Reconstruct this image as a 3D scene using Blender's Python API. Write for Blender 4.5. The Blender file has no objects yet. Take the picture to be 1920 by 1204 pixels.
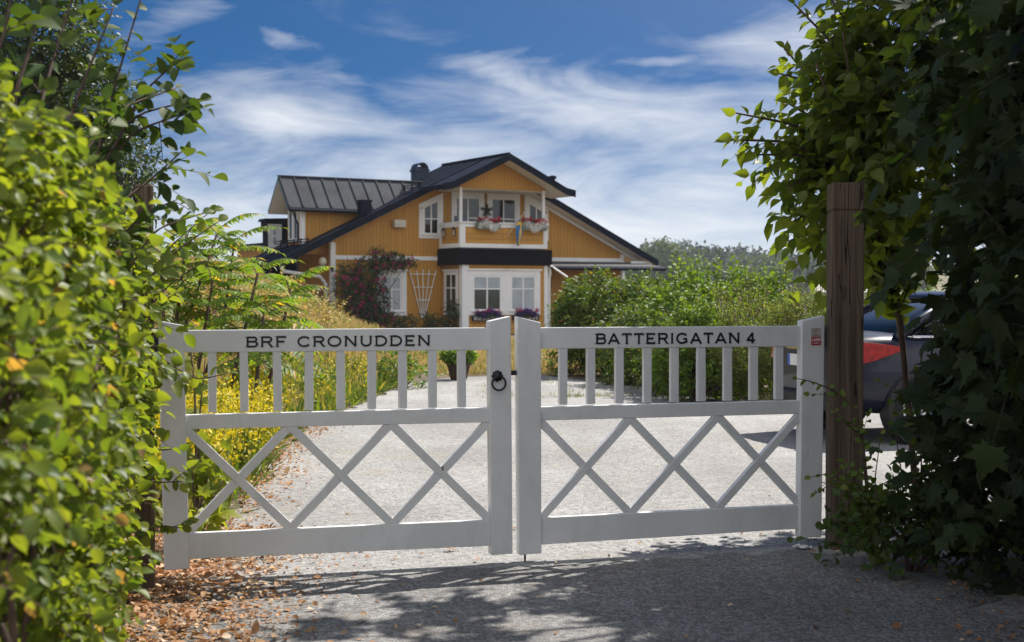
import bpy, math, random
import numpy as np
from mathutils import Vector
R = math.radians
SC = bpy.context.scene
COL = SC.collection
# ------------------------------------------------------------------ camera
F = 2667.0
HZ = 550.0
CH = 1.4
PITCH = math.atan((602 - HZ) / F)
cam = bpy.data.cameras.new('camera')
cam.lens = 50.0
cam.sensor_width = 36.0
cam.clip_start = 0.05
cam.clip_end = 6000
cam.dof.use_dof = True
cam.dof.focus_distance = 9.0
cam.dof.aperture_fstop = 5.0
camo = bpy.data.objects.new('camera', cam)
COL.objects.link(camo)
camo.location = (0, 0, CH)
camo.rotation_euler = (R(90) - PITCH, 0, 0)
SC.camera = camo
# ------------------------------------------------------------------ world, sun
SUN_AZ, SUN_EL = 40.0, 52.0            # azimuth from +Y towards +X
world = bpy.data.worlds.new('World')
SC.world = world
world.use_nodes = True
SC.view_settings.view_transform = 'Standard'
SC.view_settings.look = 'None'
SC.view_settings.exposure = 0.68
SC.view_settings.gamma = 1.0
SC.render.film_transparent = False
SC.cycles.max_bounces = 7
SC.cycles.transparent_max_bounces = 6
SC.cycles.use_denoising = True


class NT:
    """small node-tree helper"""
    def __init__(s, tree):
        s.t = tree
        tree.nodes.clear()

    def n(s, kind, props=None, **inp):
        nd = s.t.nodes.new(kind)
        for k, v in (props or {}).items():
            setattr(nd, k, v)
        for k, v in inp.items():
            key = int(k[1:]) if k[0] == 'i' and k[1:].isdigit() else k.replace('_', ' ')
            s.set(nd, key, v)
        return nd

    def set(s, nd, key, v):
        if isinstance(v, bpy.types.Node):
            v = v.outputs[0]
        if isinstance(v, bpy.types.NodeSocket):
            s.t.links.new(v, nd.inputs[key])
        else:
            if isinstance(v, tuple) and len(v) == 3 and nd.inputs[key].type == 'RGBA':
                v = v + (1,)
            nd.inputs[key].default_value = v

    def m(s, op, a, b=0.0, c=0.0):
        nd = s.t.nodes.new('ShaderNodeMath')
        nd.operation = op
        for i, v in enumerate((a, b, c)):
            s.set(nd, i, v)
        return nd.outputs[0]

    def mix(s, f, a, b, blend='MIX'):
        nd = s.t.nodes.new('ShaderNodeMix')
        nd.data_type = 'RGBA'
        nd.blend_type = blend
        for i, v in ((0, f), (6, a), (7, b)):
            s.set(nd, i, v)
        return nd.outputs[2]

    def ramp(s, f, stops, interp='LINEAR'):
        nd = s.t.nodes.new('ShaderNodeValToRGB')
        nd.color_ramp.interpolation = interp
        el = nd.color_ramp.elements
        while len(el) < len(stops):
            el.new(0.5)
        for e, (p, c) in zip(el, stops):
            e.position = p
            e.color = tuple(c) + (1,) if len(c) == 3 else c
        s.set(nd, 0, f)
        return nd.outputs[0]


def build_world():
    T = NT(world.node_tree)
    out = T.n('ShaderNodeOutputWorld')
    tc = T.n('ShaderNodeTexCoord').outputs['Generated']
    sp = T.n('ShaderNodeSeparateXYZ', i0=tc)
    x, y, z = sp.outputs
    # the sky texture is looked up at a raised elevation: deep blue comes in lower, as in the photograph
    vec = T.n('ShaderNodeCombineXYZ', X=x, Y=y, Z=T.m('ADD', T.m('MULTIPLY', T.m('MAXIMUM', z, 0.0), 3.3), 0.02))
    sky = T.n('ShaderNodeTexSky', {'sky_type': 'NISHITA', 'sun_disc': False, 'sun_elevation': R(SUN_EL), 'sun_rotation': R(SUN_AZ),
                                   'air_density': 1.0, 'dust_density': 0.75, 'ozone_density': 3.0},
              Vector=T.n('ShaderNodeVectorMath', {'operation': 'NORMALIZE'}, i0=vec))
    hs = T.n('ShaderNodeHueSaturation', Saturation=1.5, Value=.4, Color=sky)
    az = T.m('ARCTAN2', x, y)
    el = T.m('ARCSINE', z)
    # long wisps: noise stretched along a slightly tilted axis and warped
    u = T.m('ADD', T.m('MULTIPLY', az, 1.0), T.m('MULTIPLY', el, 0.55))
    v = T.m('SUBTRACT', el, T.m('MULTIPLY', az, 0.05))
    cv = T.n('ShaderNodeCombineXYZ', X=T.m('MULTIPLY', u, 6.5), Y=T.m('MULTIPLY', v, 22.0), Z=0.37)
    n1 = T.n('ShaderNodeTexNoise', Vector=cv, Scale=1.0, Detail=9.0, Roughness=0.6, Distortion=1.3)
    cv2 = T.n('ShaderNodeCombineXYZ', X=T.m('MULTIPLY', u, 16.0), Y=T.m('MULTIPLY', v, 62.0), Z=1.7)
    n2 = T.n('ShaderNodeTexNoise', Vector=cv2, Scale=1.0, Detail=6.0, Roughness=0.6, Distortion=1.2)
    fib = T.m('ADD', T.m('MULTIPLY', n1.outputs[0], 0.88), T.m('MULTIPLY', n2.outputs[0], 0.28))
    wx = T.n('ShaderNodeTexNoise', Vector=T.n('ShaderNodeCombineXYZ', X=T.m('MULTIPLY', az, 14.0), Y=T.m('MULTIPLY', el, 22.0), Z=4.0), Scale=1.0, Detail=4.0)
    wv = T.m('MULTIPLY', T.m('SUBTRACT', wx.outputs[0], 0.5), 0.085)
    total = None
    # cloud banks: direction (azimuth, elevation), half-lengths, tilt, weight
    for (px, py, lx, ly, tilt, w) in [
            (1190, 225, 400, 62, -3, 1.0), (1000, 160, 200, 40, -14, .85), (560, 222, 240, 62, -4, .9), (860, 285, 420, 46, 2, .8), (900, 128, 42, 16, -12, .7),
            (535, 82, 48, 15, -20, .6), (330, 60, 130, 46, 25, .55), (1500, 95, 170, 62, 6, .75), (1230, 122, 90, 10, 2, .5), (980, 440, 1300, 185, 0, 1.1),
            (-600, 250, 700, 100, 5, .8), (2700, 200, 600, 110, -8, .9)]:
        a0, e0 = (px - 960) / F, (HZ - py) / F
        ct, st = math.cos(R(tilt)), math.sin(R(tilt))
        da = T.m('SUBTRACT', T.m('ADD', az, wv), a0)
        de = T.m('SUBTRACT', T.m('ADD', el, T.m('MULTIPLY', wv, 0.3)), e0)
        p = T.m('DIVIDE', T.m('ADD', T.m('MULTIPLY', da, ct), T.m('MULTIPLY', de, st)), lx / F)
        q = T.m('DIVIDE', T.m('SUBTRACT', T.m('MULTIPLY', de, ct), T.m('MULTIPLY', da, st)), ly / F)
        r2 = T.m('ADD', T.m('MULTIPLY', p, p), T.m('MULTIPLY', q, q))
        g = T.m('MULTIPLY', T.m('EXPONENT', T.m('MULTIPLY', r2, -0.9)), w)
        total = g if total is None else T.m('MAXIMUM', total, g)
    dens = T.m('MULTIPLY', T.m('ADD', T.m('SUBTRACT', fib, 0.66), T.m('MULTIPLY', total, 0.55)), 1.4)
    dens = T.m('MINIMUM', T.m('MAXIMUM', dens, 0.0), 0.9)
    dens = T.m('MULTIPLY', dens, T.m('MINIMUM', T.m('MULTIPLY', T.m('ADD', total, 0.06), 3.0), 1.0))
    # unseen broken cloud behind the camera and overhead, added to lift the ambient light
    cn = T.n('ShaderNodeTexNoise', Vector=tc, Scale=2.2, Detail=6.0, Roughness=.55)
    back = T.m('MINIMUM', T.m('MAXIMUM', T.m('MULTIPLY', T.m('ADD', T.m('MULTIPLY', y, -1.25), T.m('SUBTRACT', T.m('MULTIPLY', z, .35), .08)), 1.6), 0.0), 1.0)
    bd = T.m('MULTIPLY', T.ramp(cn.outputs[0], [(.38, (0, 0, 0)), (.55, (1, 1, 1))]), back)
    col = T.mix(dens, hs.outputs[0], (4.9, 5.05, 5.25, 1))
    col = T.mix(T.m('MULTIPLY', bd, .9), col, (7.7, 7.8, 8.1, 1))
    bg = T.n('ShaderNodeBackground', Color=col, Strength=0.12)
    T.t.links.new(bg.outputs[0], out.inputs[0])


build_world()
sl = bpy.data.lights.new('sun', 'SUN')
sl.energy = 4.6
sl.angle = R(0.5)
sl.color = (1.0, 0.95, 0.88)
so = bpy.data.objects.new('sun', sl)
COL.objects.link(so)
so.rotation_euler = (R(90 - SUN_EL), 0, R(180 - SUN_AZ))


# ------------------------------------------------------------------ geometry helpers
def ray(px, py):
    a, b = (px - 960) / F, (602 - py) / F
    c, s = math.cos(PITCH), math.sin(PITCH)
    return np.array([a, c + b * s, -s + b * c])


def at(px, py, Y):
    d = ray(px, py)
    p = d * (Y / d[1])
    return np.array([p[0], Y, p[2] + CH])


def gx(px, Y):
    return (px - 960) / F * Y


def nrm(a):
    a = np.asarray(a, float)
    return a / np.maximum(np.linalg.norm(a, axis=-1, keepdims=True), 1e-9)


def empty(name, label, cat, loc=(0, 0, 0), rz=0.0, group=None):
    o = bpy.data.objects.new(name, None)
    COL.objects.link(o)
    o.location = loc
    o.rotation_euler = (0, 0, rz)
    o.empty_display_size = 0.2
    return tag(o, label, cat, group)


def tag(o, label=None, cat=None, group=None, kind=None):
    for k, v in (('label', label), ('category', cat), ('group', group), ('kind', kind)):
        if v:
            o[k] = v
    return o


def link_mesh(name, V, Fc, mats, parent=None, smooth=False, mi=None, bevel=0.0):
    me = bpy.data.meshes.new(name)
    me.from_pydata([tuple(v) for v in V], [], Fc)
    for m_ in (mats if isinstance(mats, (list, tuple)) else [mats]):
        me.materials.append(m_)
    if mi:
        me.polygons.foreach_set('material_index', mi)
    if smooth:
        me.polygons.foreach_set('use_smooth', [True] * len(me.polygons))
    me.update()
    o = bpy.data.objects.new(name, me)
    COL.objects.link(o)
    if parent is not None:
        o.parent = parent
    if bevel:
        b = o.modifiers.new('bevel', 'BEVEL')
        b.width = bevel
        b.segments = 2
        b.limit_method = 'ANGLE'
    return o


def tri_mesh(name, V, T, mats, parent=None, smooth=True, mi=None):
    """fast triangle mesh from numpy arrays"""
    me = bpy.data.meshes.new(name)
    n, k = len(V), len(T)
    me.vertices.add(n)
    me.vertices.foreach_set('co', np.asarray(V, np.float32).ravel())
    me.loops.add(k * 3)
    me.loops.foreach_set('vertex_index', np.asarray(T, np.int32).ravel())
    me.polygons.add(k)
    me.polygons.foreach_set('loop_start', np.arange(0, k * 3, 3, dtype=np.int32))
    me.polygons.foreach_set('loop_total', np.full(k, 3, np.int32))
    if smooth:
        me.polygons.foreach_set('use_smooth', np.ones(k, bool))
    for m_ in (mats if isinstance(mats, (list, tuple)) else [mats]):
        me.materials.append(m_)
    if mi is not None:
        me.polygons.foreach_set('material_index', np.asarray(mi, np.int32))
    me.update()
    me.validate()
    o = bpy.data.objects.new(name, me)
    COL.objects.link(o)
    if parent is not None:
        o.parent = parent
    return o


class MB:
    """collects shapes into one mesh"""
    def __init__(s):
        s.v, s.f = [], []

    def add(s, vs, fs):
        k = len(s.v)
        s.v += [tuple(map(float, v)) for v in vs]
        s.f += [tuple(i + k for i in f) for f in fs]
        return s

    def box(s, x0, x1, y0, y1, z0, z1):
        x0, x1 = min(x0, x1), max(x0, x1)
        y0, y1 = min(y0, y1), max(y0, y1)
        z0, z1 = min(z0, z1), max(z0, z1)
        return s.add([(x0, y0, z0), (x1, y0, z0), (x1, y1, z0), (x0, y1, z0), (x0, y0, z1), (x1, y0, z1), (x1, y1, z1), (x0, y1, z1)],
                     [(0, 3, 2, 1), (4, 5, 6, 7), (0, 1, 5, 4), (1, 2, 6, 5), (2, 3, 7, 6), (3, 0, 4, 7)])

    def prism(s, poly, a, b, axis='y'):
        """poly of (x,z) extruded along y from a to b (axis 'y'), or (y,z) along x (axis 'x')"""
        n = len(poly)
        mk = (lambda p, t: (p[0], t, p[1])) if axis == 'y' else ((lambda p, t: (t, p[0], p[1])) if axis == 'x' else (lambda p, t: (p[0], p[1], t)))
        vs = [mk(p, a) for p in poly] + [mk(p, b) for p in poly]
        ar = sum(poly[i][0] * poly[(i + 1) % n][1] - poly[(i + 1) % n][0] * poly[i][1] for i in range(n))
        flip = (ar > 0) == (b > a)
        if axis in 'xz':
            flip = not flip
        fs = [tuple(range(n)), tuple(range(2 * n - 1, n - 1, -1))] + [(i, i + n, (i + 1) % n + n, (i + 1) % n) for i in range(n)]
        if not flip:
            fs = [tuple(reversed(f)) for f in fs]
        return s.add(vs, fs)

    def tube(s, pts, rad, k=6, cap=True):
        pts = [np.asarray(p, float) for p in pts]
        if np.isscalar(rad):
            rad = [rad] * len(pts)
        vs = []
        for i, p in enumerate(pts):
            d = nrm(pts[min(i + 1, len(pts) - 1)] - pts[max(i - 1, 0)])
            a = np.cross(d, (0, 0, 1) if abs(d[2]) < .9 else (1, 0, 0))
            a = nrm(a)
            b = np.cross(d, a)
            for j in range(k):
                t = 2 * math.pi * j / k
                vs.append(p + rad[i] * (a * math.cos(t) + b * math.sin(t)))
        fs = []
        for i in range(len(pts) - 1):
            for j in range(k):
                fs.append((i * k + j, i * k + (j + 1) % k, (i + 1) * k + (j + 1) % k, (i + 1) * k + j))
        if cap:
            fs.append(tuple(range(k - 1, -1, -1)))
            fs.append(tuple((len(pts) - 1) * k + j for j in range(k)))
        return s.add(vs, fs)

    def lathe(s, prof, k=16, c=(0, 0, 0), axis='z'):
        vs = []
        for (r_, z_) in prof:
            for j in range(k):
                t = 2 * math.pi * j / k
                a, b = r_ * math.cos(t), r_ * math.sin(t)
                q = (a, b, z_) if axis == 'z' else ((a, z_, b) if axis == 'y' else (z_, a, b))
                vs.append((c[0] + q[0], c[1] + q[1], c[2] + q[2]))
        fs = []
        for i in range(len(prof) - 1):
            for j in range(k):
                fs.append((i * k + j, i * k + (j + 1) % k, (i + 1) * k + (j + 1) % k, (i + 1) * k + j))
        fs.append(tuple(range(k - 1, -1, -1)))
        fs.append(tuple((len(prof) - 1) * k + j for j in range(k)))
        return s.add(vs, fs)

    def torus(s, c, R_, r_, k=28, m_=8, axis='y'):
        vs, fs = [], []
        for i in range(k):
            t = 2 * math.pi * i / k
            for j in range(m_):
                q = 2 * math.pi * j / m_
                rr = R_ + r_ * math.cos(q)
                a, b, h = rr * math.cos(t), rr * math.sin(t), r_ * math.sin(q)
                vs.append((c[0] + a, c[1] + h, c[2] + b) if axis == 'y' else (c[0] + h, c[1] + a, c[2] + b))
        for i in range(k):
            for j in range(m_):
                fs.append((i * m_ + j, i * m_ + (j + 1) % m_, ((i + 1) % k) * m_ + (j + 1) % m_, ((i + 1) % k) * m_ + j))
        return s.add(vs, fs)

    def go(s, name, mat, parent=None, smooth=False, bevel=0.0):
        return link_mesh(name, s.v, s.f, mat, parent, smooth, bevel=bevel)


# ------------------------------------------------------------------ materials
def mat(name):
    m_ = bpy.data.materials.new(name)
    m_.use_nodes = True
    T = NT(m_.node_tree)
    out = T.n('ShaderNodeOutputMaterial')
    return m_, T, out


def finish(T, out, bsdf):
    T.t.links.new(bsdf.outputs[0], out.inputs[0])


def pmat(name, c, rough=.5, var=.12, scale=4.0, bump=0.0, bscale=60.0, metallic=0.0, spec=.5, coat=0.0, stretch=(1, 1, 1), c2=None, dirt=0.0):
    """painted / plain surface with noise variation, optional dirt specks and bump"""
    m_, T, out = mat(name)
    tc = T.n('ShaderNodeTexCoord').outputs['Object']
    mp = T.n('ShaderNodeMapping', Vector=tc, Scale=stretch)
    n1 = T.n('ShaderNodeTexNoise', Vector=mp, Scale=scale, Detail=5.0, Roughness=.6)
    c2 = c2 or tuple(max(0, v * (1 - 2 * var)) for v in c)
    c1 = tuple(min(1, v * (1 + var)) for v in c)
    col = T.ramp(n1.outputs[0], [(.3, c2), (.68, c1)])
    if dirt:
        n3 = T.n('ShaderNodeTexNoise', Vector=mp, Scale=scale * 5, Detail=6.0, Roughness=.7)
        col = T.mix(T.m('MULTIPLY', T.ramp(n3.outputs[0], [(.6, (0, 0, 0)), (.78, (1, 1, 1))]), dirt), col, (.12, .105, .085, 1))
    b = T.n('ShaderNodeBsdfPrincipled', Base_Color=col, Roughness=rough, Metallic=metallic)
    T.set(b, 'Specular IOR Level', spec)
    if coat:
        T.set(b, 'Coat Weight', coat)
        T.set(b, 'Coat Roughness', .04)
    if bump:
        n2 = T.n('ShaderNodeTexNoise', Vector=mp, Scale=bscale, Detail=4.0)
        T.set(b, 'Normal', T.n('ShaderNodeBump', Strength=bump, Distance=.01, Height=n2.outputs[0]))
    finish(T, out, b)
    return m_


def leafmat(name, base, alt, trans=.42, rough=.42, spot=None, spotp=.0, tcol=None):
    """leaf: colour differs leaf by leaf; light passes through"""
    m_, T, out = mat(name)
    rnd = T.n('ShaderNodeNewGeometry').outputs['Random Per Island']
    stops = [(0.0, base), (.75, alt)]
    if spot:
        stops = [(0.0, base), (max(.05, .9 - spotp), alt), (1.0 - spotp, alt), (min(.999, 1.0 - spotp * .6), spot)]
    col = T.ramp(rnd, stops)
    tc = T.n('ShaderNodeTexCoord').outputs['Object']
    n1 = T.n('ShaderNodeTexNoise', Vector=tc, Scale=1.6, Detail=3.0)
    col = T.mix(.55, col, T.ramp(n1.outputs[0], [(.3, (.55, .6, .5)), (.7, (1.35, 1.3, 1.2))]), 'MULTIPLY')
    b = T.n('ShaderNodeBsdfPrincipled', Base_Color=col, Roughness=rough)
    T.set(b, 'Specular IOR Level', .45)
    tcx = T.mix(1.0, col, tcol or (1.9, 1.75, .55, 1), 'MULTIPLY')
    tr = T.n('ShaderNodeBsdfTranslucent', Color=tcx)
    mx = T.n('ShaderNodeMixShader', i0=trans, i1=b.outputs[0], i2=tr.outputs[0])
    finish(T, out, mx)
    return m_


def siding(name, c, period, horizontal=False):
    m_, T, out = mat(name)
    tc = T.n('ShaderNodeTexCoord').outputs['Object']
    sp = T.n('ShaderNodeSeparateXYZ', i0=tc)
    ax = sp.outputs[2] if horizontal else T.m('ADD', sp.outputs[0], sp.outputs[1])
    q = T.m('DIVIDE', ax, period)
    fr = T.m('FRACT', q)
    cell = T.m('FLOOR', q)
    wn = T.n('ShaderNodeTexWhiteNoise', {'noise_dimensions': '1D'}, W=cell)
    n1 = T.n('ShaderNodeTexNoise', Vector=T.n('ShaderNodeMapping', Vector=tc, Scale=(1, 1, 6) if horizontal else (6, 6, 1)), Scale=1.4, Detail=5.0)
    k = T.m('ADD', T.m('MULTIPLY', wn.outputs[0], .22), T.m('MULTIPLY', n1.outputs[0], .42))
    col = T.mix(k, tuple(c) + (1,), tuple(v * .55 for v in c) + (1,))
    edge = T.m('MULTIPLY', T.m('MINIMUM', fr, T.m('SUBTRACT', 1.0, fr)), period)
    gap = T.m('LESS_THAN', edge, .007)
    col = T.mix(T.m('MULTIPLY', gap, .62), col, tuple(v * .2 for v in c) + (1,))
    b = T.n('ShaderNodeBsdfPrincipled', Base_Color=col, Roughness=.62)
    hgt = T.m('MINIMUM', T.m('DIVIDE', edge, .012), 1.0)
    T.set(b, 'Normal', T.n('ShaderNodeBump', Strength=.8, Distance=.01, Height=hgt))
    finish(T, out, b)
    return m_


def ground_mat(name, c0, c1, c2, cell, big=.35, bump=.6, patch=None, patchc=None):
    """loose stones: cell colour, big tone patches, bump"""
    m_, T, out = mat(name)
    tc = T.n('ShaderNodeTexCoord').outputs['Object']
    wob = T.n('ShaderNodeTexNoise', Vector=tc, Scale=9.0, Detail=4.0)
    vo = T.n('ShaderNodeTexVoronoi', {'feature': 'F1'}, Vector=tc, Scale=cell)
    vo2 = T.n('ShaderNodeTexVoronoi', {'feature': 'F1'}, Vector=tc, Scale=cell * .37)
    sp = T.n('ShaderNodeSeparateColor', Color=vo.outputs['Color'])
    col = T.ramp(sp.outputs[0], [(0, c0), (.5, c1), (1, c2)])
    sp2 = T.n('ShaderNodeSeparateColor', Color=vo2.outputs['Color'])
    col = T.mix(T.m('MULTIPLY', T.m('GREATER_THAN', sp2.outputs[0], .82), .5), col, c0 + (1,))
    bn = T.n('ShaderNodeTexNoise', Vector=tc, Scale=big, Detail=6.0, Roughness=.6)
    col = T.mix(.75, col, T.ramp(bn.outputs[0], [(.32, (.62, .6, .58)), (.66, (1.18, 1.17, 1.15))]), 'MULTIPLY')
    trk = T.n('ShaderNodeTexNoise', Vector=T.n('ShaderNodeMapping', Vector=tc, Scale=(1.7, .12, 1)), Scale=1.0, Detail=3.0)
    col = T.mix(.5, col, T.ramp(trk.outputs[0], [(.35, (.8, .79, .78)), (.65, (1.1, 1.1, 1.1))]), 'MULTIPLY')
    if patch:
        pn = T.n('ShaderNodeTexNoise', Vector=tc, Scale=patch, Detail=7.0, Roughness=.7)
        col = T.mix(T.ramp(pn.outputs[0], [(.56, (0, 0, 0)), (.68, (1, 1, 1))]), col, patchc + (1,))
    b = T.n('ShaderNodeBsdfPrincipled', Base_Color=col, Roughness=.85)
    hh = T.m('ADD', T.m('MULTIPLY', vo.outputs['Distance'], -.6), T.m('MULTIPLY', wob.outputs[0], .8))
    T.set(b, 'Normal', T.n('ShaderNodeBump', Strength=bump, Distance=.02, Height=hh))
    finish(T, out, b)
    return m_


def glass_mat(name, c, rough=.06, scale=2.0):
    m_, T, out = mat(name)
    tc = T.n('ShaderNodeTexCoord').outputs['Object']
    n1 = T.n('ShaderNodeTexNoise', Vector=tc, Scale=scale, Detail=3.0)
    col = T.mix(n1.outputs[0], tuple(v * .6 for v in c) + (1,), tuple(v * 1.3 for v in c) + (1,))
    b = T.n('ShaderNodeBsdfPrincipled', Base_Color=col, Roughness=rough)
    T.set(b, 'Specular IOR Level', .5)
    T.set(b, 'Coat Weight', .15)
    T.set(b, 'Coat Roughness', .03)
    T.set(b, 'Normal', T.n('ShaderNodeBump', Strength=.05, Distance=.02, Height=n1.outputs[0]))
    finish(T, out, b)
    return m_


def gate_paint():
    m_, T, out = mat('gate_white')
    tc = T.n('ShaderNodeTexCoord').outputs['Object']
    n1 = T.n('ShaderNodeTexNoise', Vector=tc, Scale=3.0, Detail=5.0, Roughness=.6)
    col = T.ramp(n1.outputs[0], [(.3, (.66, .665, .66)), (.68, (.76, .76, .75))])
    rub = T.n('ShaderNodeTexNoise', Vector=T.n('ShaderNodeMapping', Vector=tc, Scale=(1, 1, .35)), Scale=11.0, Detail=8.0, Roughness=.7)
    col = T.mix(T.m('MULTIPLY', T.ramp(rub.outputs[0], [(.52, (0, 0, 0)), (.8, (1, 1, 1))]), .4), col, (.42, .41, .36, 1))
    # chips and hairline cracks along the grain
    ck = T.n('ShaderNodeTexNoise', Vector=T.n('ShaderNodeMapping', Vector=tc, Scale=(9, 9, 60)), Scale=1.0, Detail=3.0)
    ck2 = T.n('ShaderNodeTexVoronoi', {'feature': 'F1'}, Vector=T.n('ShaderNodeMapping', Vector=tc, Scale=(7, 7, 3.2)), Scale=1.0)
    chip = T.m('MULTIPLY', T.m('LESS_THAN', ck2.outputs['Distance'], .045), T.m('GREATER_THAN', ck.outputs[0], .42))
    col = T.mix(T.m('MULTIPLY', chip, .8), col, (.1, .07, .05, 1))
    b = T.n('ShaderNodeBsdfPrincipled', Base_Color=col, Roughness=T.m('ADD', .36, T.m('MULTIPLY', n1.outputs[0], .2)))
    gr = T.n('ShaderNodeTexNoise', Vector=T.n('ShaderNodeMapping', Vector=tc, Scale=(40, 40, 90)), Scale=1.0, Detail=4.0)
    T.set(b, 'Normal', T.n('ShaderNodeBump', Strength=.22, Distance=.006, Height=T.m('SUBTRACT', gr.outputs[0], T.m('MULTIPLY', chip, 1.5))))
    finish(T, out, b)
    return m_


def old_wood():
    m_, T, out = mat('post_wood')
    tc = T.n('ShaderNodeTexCoord').outputs['Object']
    g = T.n('ShaderNodeTexNoise', Vector=T.n('ShaderNodeMapping', Vector=tc, Scale=(34, 34, .9)), Scale=1.0, Detail=7.0, Roughness=.65, Distortion=.6)
    big = T.n('ShaderNodeTexNoise', Vector=T.n('ShaderNodeMapping', Vector=tc, Scale=(5, 5, 1.2)), Scale=1.0, Detail=4.0)
    col = T.ramp(g.outputs[0], [(.28, (.055, .038, .028)), (.5, (.13, .092, .066)), (.74, (.22, .168, .125))])
    col = T.mix(.6, col, T.ramp(big.outputs[0], [(.3, (.6, .6, .6)), (.7, (1.2, 1.18, 1.15))]), 'MULTIPLY')
    ck = T.n('ShaderNodeTexNoise', Vector=T.n('ShaderNodeMapping', Vector=tc, Scale=(16, 16, .55), Location=(3, 1, 2)), Scale=1.0, Detail=2.0, Distortion=.4)
    crack = T.m('LESS_THAN', T.m('ABSOLUTE', T.m('SUBTRACT', ck.outputs[0], .47)), .008)
    col = T.mix(T.m('MULTIPLY', crack, .85), col, (.015, .01, .008, 1))
    kn = T.n('ShaderNodeTexVoronoi', {'feature': 'F1'}, Vector=T.n('ShaderNodeMapping', Vector=tc, Scale=(8, 8, 2.6)), Scale=1.0)
    col = T.mix(T.m('MULTIPLY', T.m('LESS_THAN', kn.outputs['Distance'], .13), .55), col, (.05, .03, .02, 1))
    b = T.n('ShaderNodeBsdfPrincipled', Base_Color=col, Roughness=.85)
    T.set(b, 'Specular IOR Level', .2)
    h = T.m('SUBTRACT', g.outputs[0], T.m('MULTIPLY', crack, .9))
    T.set(b, 'Normal', T.n('ShaderNodeBump', Strength=.9, Distance=.012, Height=h))
    finish(T, out, b)
    return m_


M = {}
M['gate_white'] = gate_paint()
M['black_iron'] = pmat('black_iron', (.018, .017, .02), .45, .3, 20, .3, 80)
M['letter_black'] = pmat('letter_black', (.012, .012, .013), .5, .2, 10)
M['rust'] = pmat('rust', (.11, .06, .035), .8, .3, 30, .3)
M['sign_red'] = pmat('sign_red', (.45, .03, .035), .35, .1)
M['sign_grey'] = pmat('sign_grey', (.42, .4, .36), .4, .2, 40)
M['sign_white'] = pmat('sign_white', (.8, .8, .78), .4, .03)
M['post_wood'] = old_wood()
M['house_white'] = pmat('house_white', (.78, .77, .74), .5, .04, 1.5, dirt=.06)
M['soffit'] = pmat('soffit', (.74, .71, .64), .6, .05, 1.5)
M['yellow_v'] = siding('yellow_v', (.56, .27, .035), .135)
M['yellow_h'] = siding('yellow_h', (.58, .285, .045), .19, True)
M['roof_navy'] = pmat('roof_navy', (.004, .0075, .019), .6, .25, 2.5, .2, 6, spec=.14)
M['roof_metal'] = pmat('roof_metal', (.05, .054, .064), .72, .2, 1.3, spec=.12)
M['fascia_black'] = pmat('fascia_black', (.003, .003, .005), .6, .2, 3, spec=.1)
M['pane_dark'] = glass_mat('pane_dark', (.012, .014, .012))
M['pane_green'] = glass_mat('pane_green', (.025, .034, .02), .1, 5.0)
M['pane_blind'] = glass_mat('pane_blind', (.36, .4, .42), .18)
M['pipe_white'] = pmat('pipe_white', (.72, .72, .7), .4, .05)
M['lamp_glass'] = pmat('lamp_glass', (.6, .55, .42), .15, .1)
M['plank_grey'] = pmat('plank_grey', (.38, .36, .33), .7, .2)
M['canvas_grey'] = pmat('canvas_grey', (.13, .14, .17), .7, .2)
M['flag_blue'] = pmat('flag_blue', (.02, .13, .34), .6, .1)
M['flag_yellow'] = pmat('flag_yellow', (.75, .46, .03), .6, .1)
M['pole_wood'] = pmat('pole_wood', (.6, .5, .38), .5, .1)
M['box_green'] = pmat('box_green', (.16, .18, .13), .6, .15)
M['bark'] = pmat('bark', (.075, .055, .042), .9, .35, 6, .6, 30)
M['twig'] = pmat('twig', (.11, .065, .045), .8, .3, 8)
M['sumac_bark'] = pmat('sumac_bark', (.10, .055, .05), .8, .3, 8)
M['car_paint'] = pmat('car_paint', (.007, .011, .03), .35, .05, 1, coat=.3, spec=.4)
M['car_glass'] = glass_mat('car_glass', (.014, .018, .022), .03)
M['car_black'] = pmat('car_black', (.018, .018, .02), .6, .15, 12)
M['tyre'] = pmat('tyre', (.016, .016, .017), .85, .2, 20, .3)
M['rim'] = pmat('rim', (.55, .56, .58), .25, .05, metallic=.9)
M['tail_red'] = pmat('tail_red', (.42, .012, .018), .12, .25, 25, coat=1.0)
M['plate_blue'] = pmat('plate_blue', (.03, .12, .5), .4, .05)
M['chrome'] = pmat('chrome', (.75, .76, .78), .12, .03, metallic=1.0)
M['gravel'] = ground_mat('gravel', (.2, .196, .19), (.31, .305, .296), (.42, .412, .4), 62.0, bump=.4, patch=1.1, patchc=(.27, .245, .2))
M['gravel_shade_tone'] = ground_mat('gravel_shade_tone', (.11, .108, .107), (.2, .197, .195), (.33, .325, .315), 75.0, .6, .6, patch=1.6, patchc=(.2, .17, .14))  # gravel again, base colour lowered to deepen the foreground shade
M['dry_soil'] = ground_mat('dry_soil', (.07, .05, .03), (.12, .088, .05), (.17, .13, .075), 20.0, .5, .8, patch=.6, patchc=(.1, .13, .04))
M['far_ground'] = ground_mat('far_ground', (.09, .09, .035), (.15, .13, .055), (.2, .17, .08), 3.0, .05, .4)
M['straw'] = leafmat('straw', (.46, .33, .14), (.6, .47, .23), .3, .6, (.22, .27, .06), .24, (1.2, 1.1, .7, 1))
M['gold_bush'] = leafmat('gold_bush', (.5, .36, .13), (.64, .5, .22), .35, .55, (.2, .28, .05), .33, (1.4, 1.3, .6, 1))
M['green_grass'] = leafmat('green_grass', (.07, .13, .02), (.15, .2, .035), .4, .5, (.3, .26, .06), .15)
M['yellow_flower'] = leafmat('yellow_flower', (.62, .5, .015), (.75, .62, .03), .35, .6, (.3, .36, .03), .25, (1.2, 1.1, .4, 1))
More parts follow.
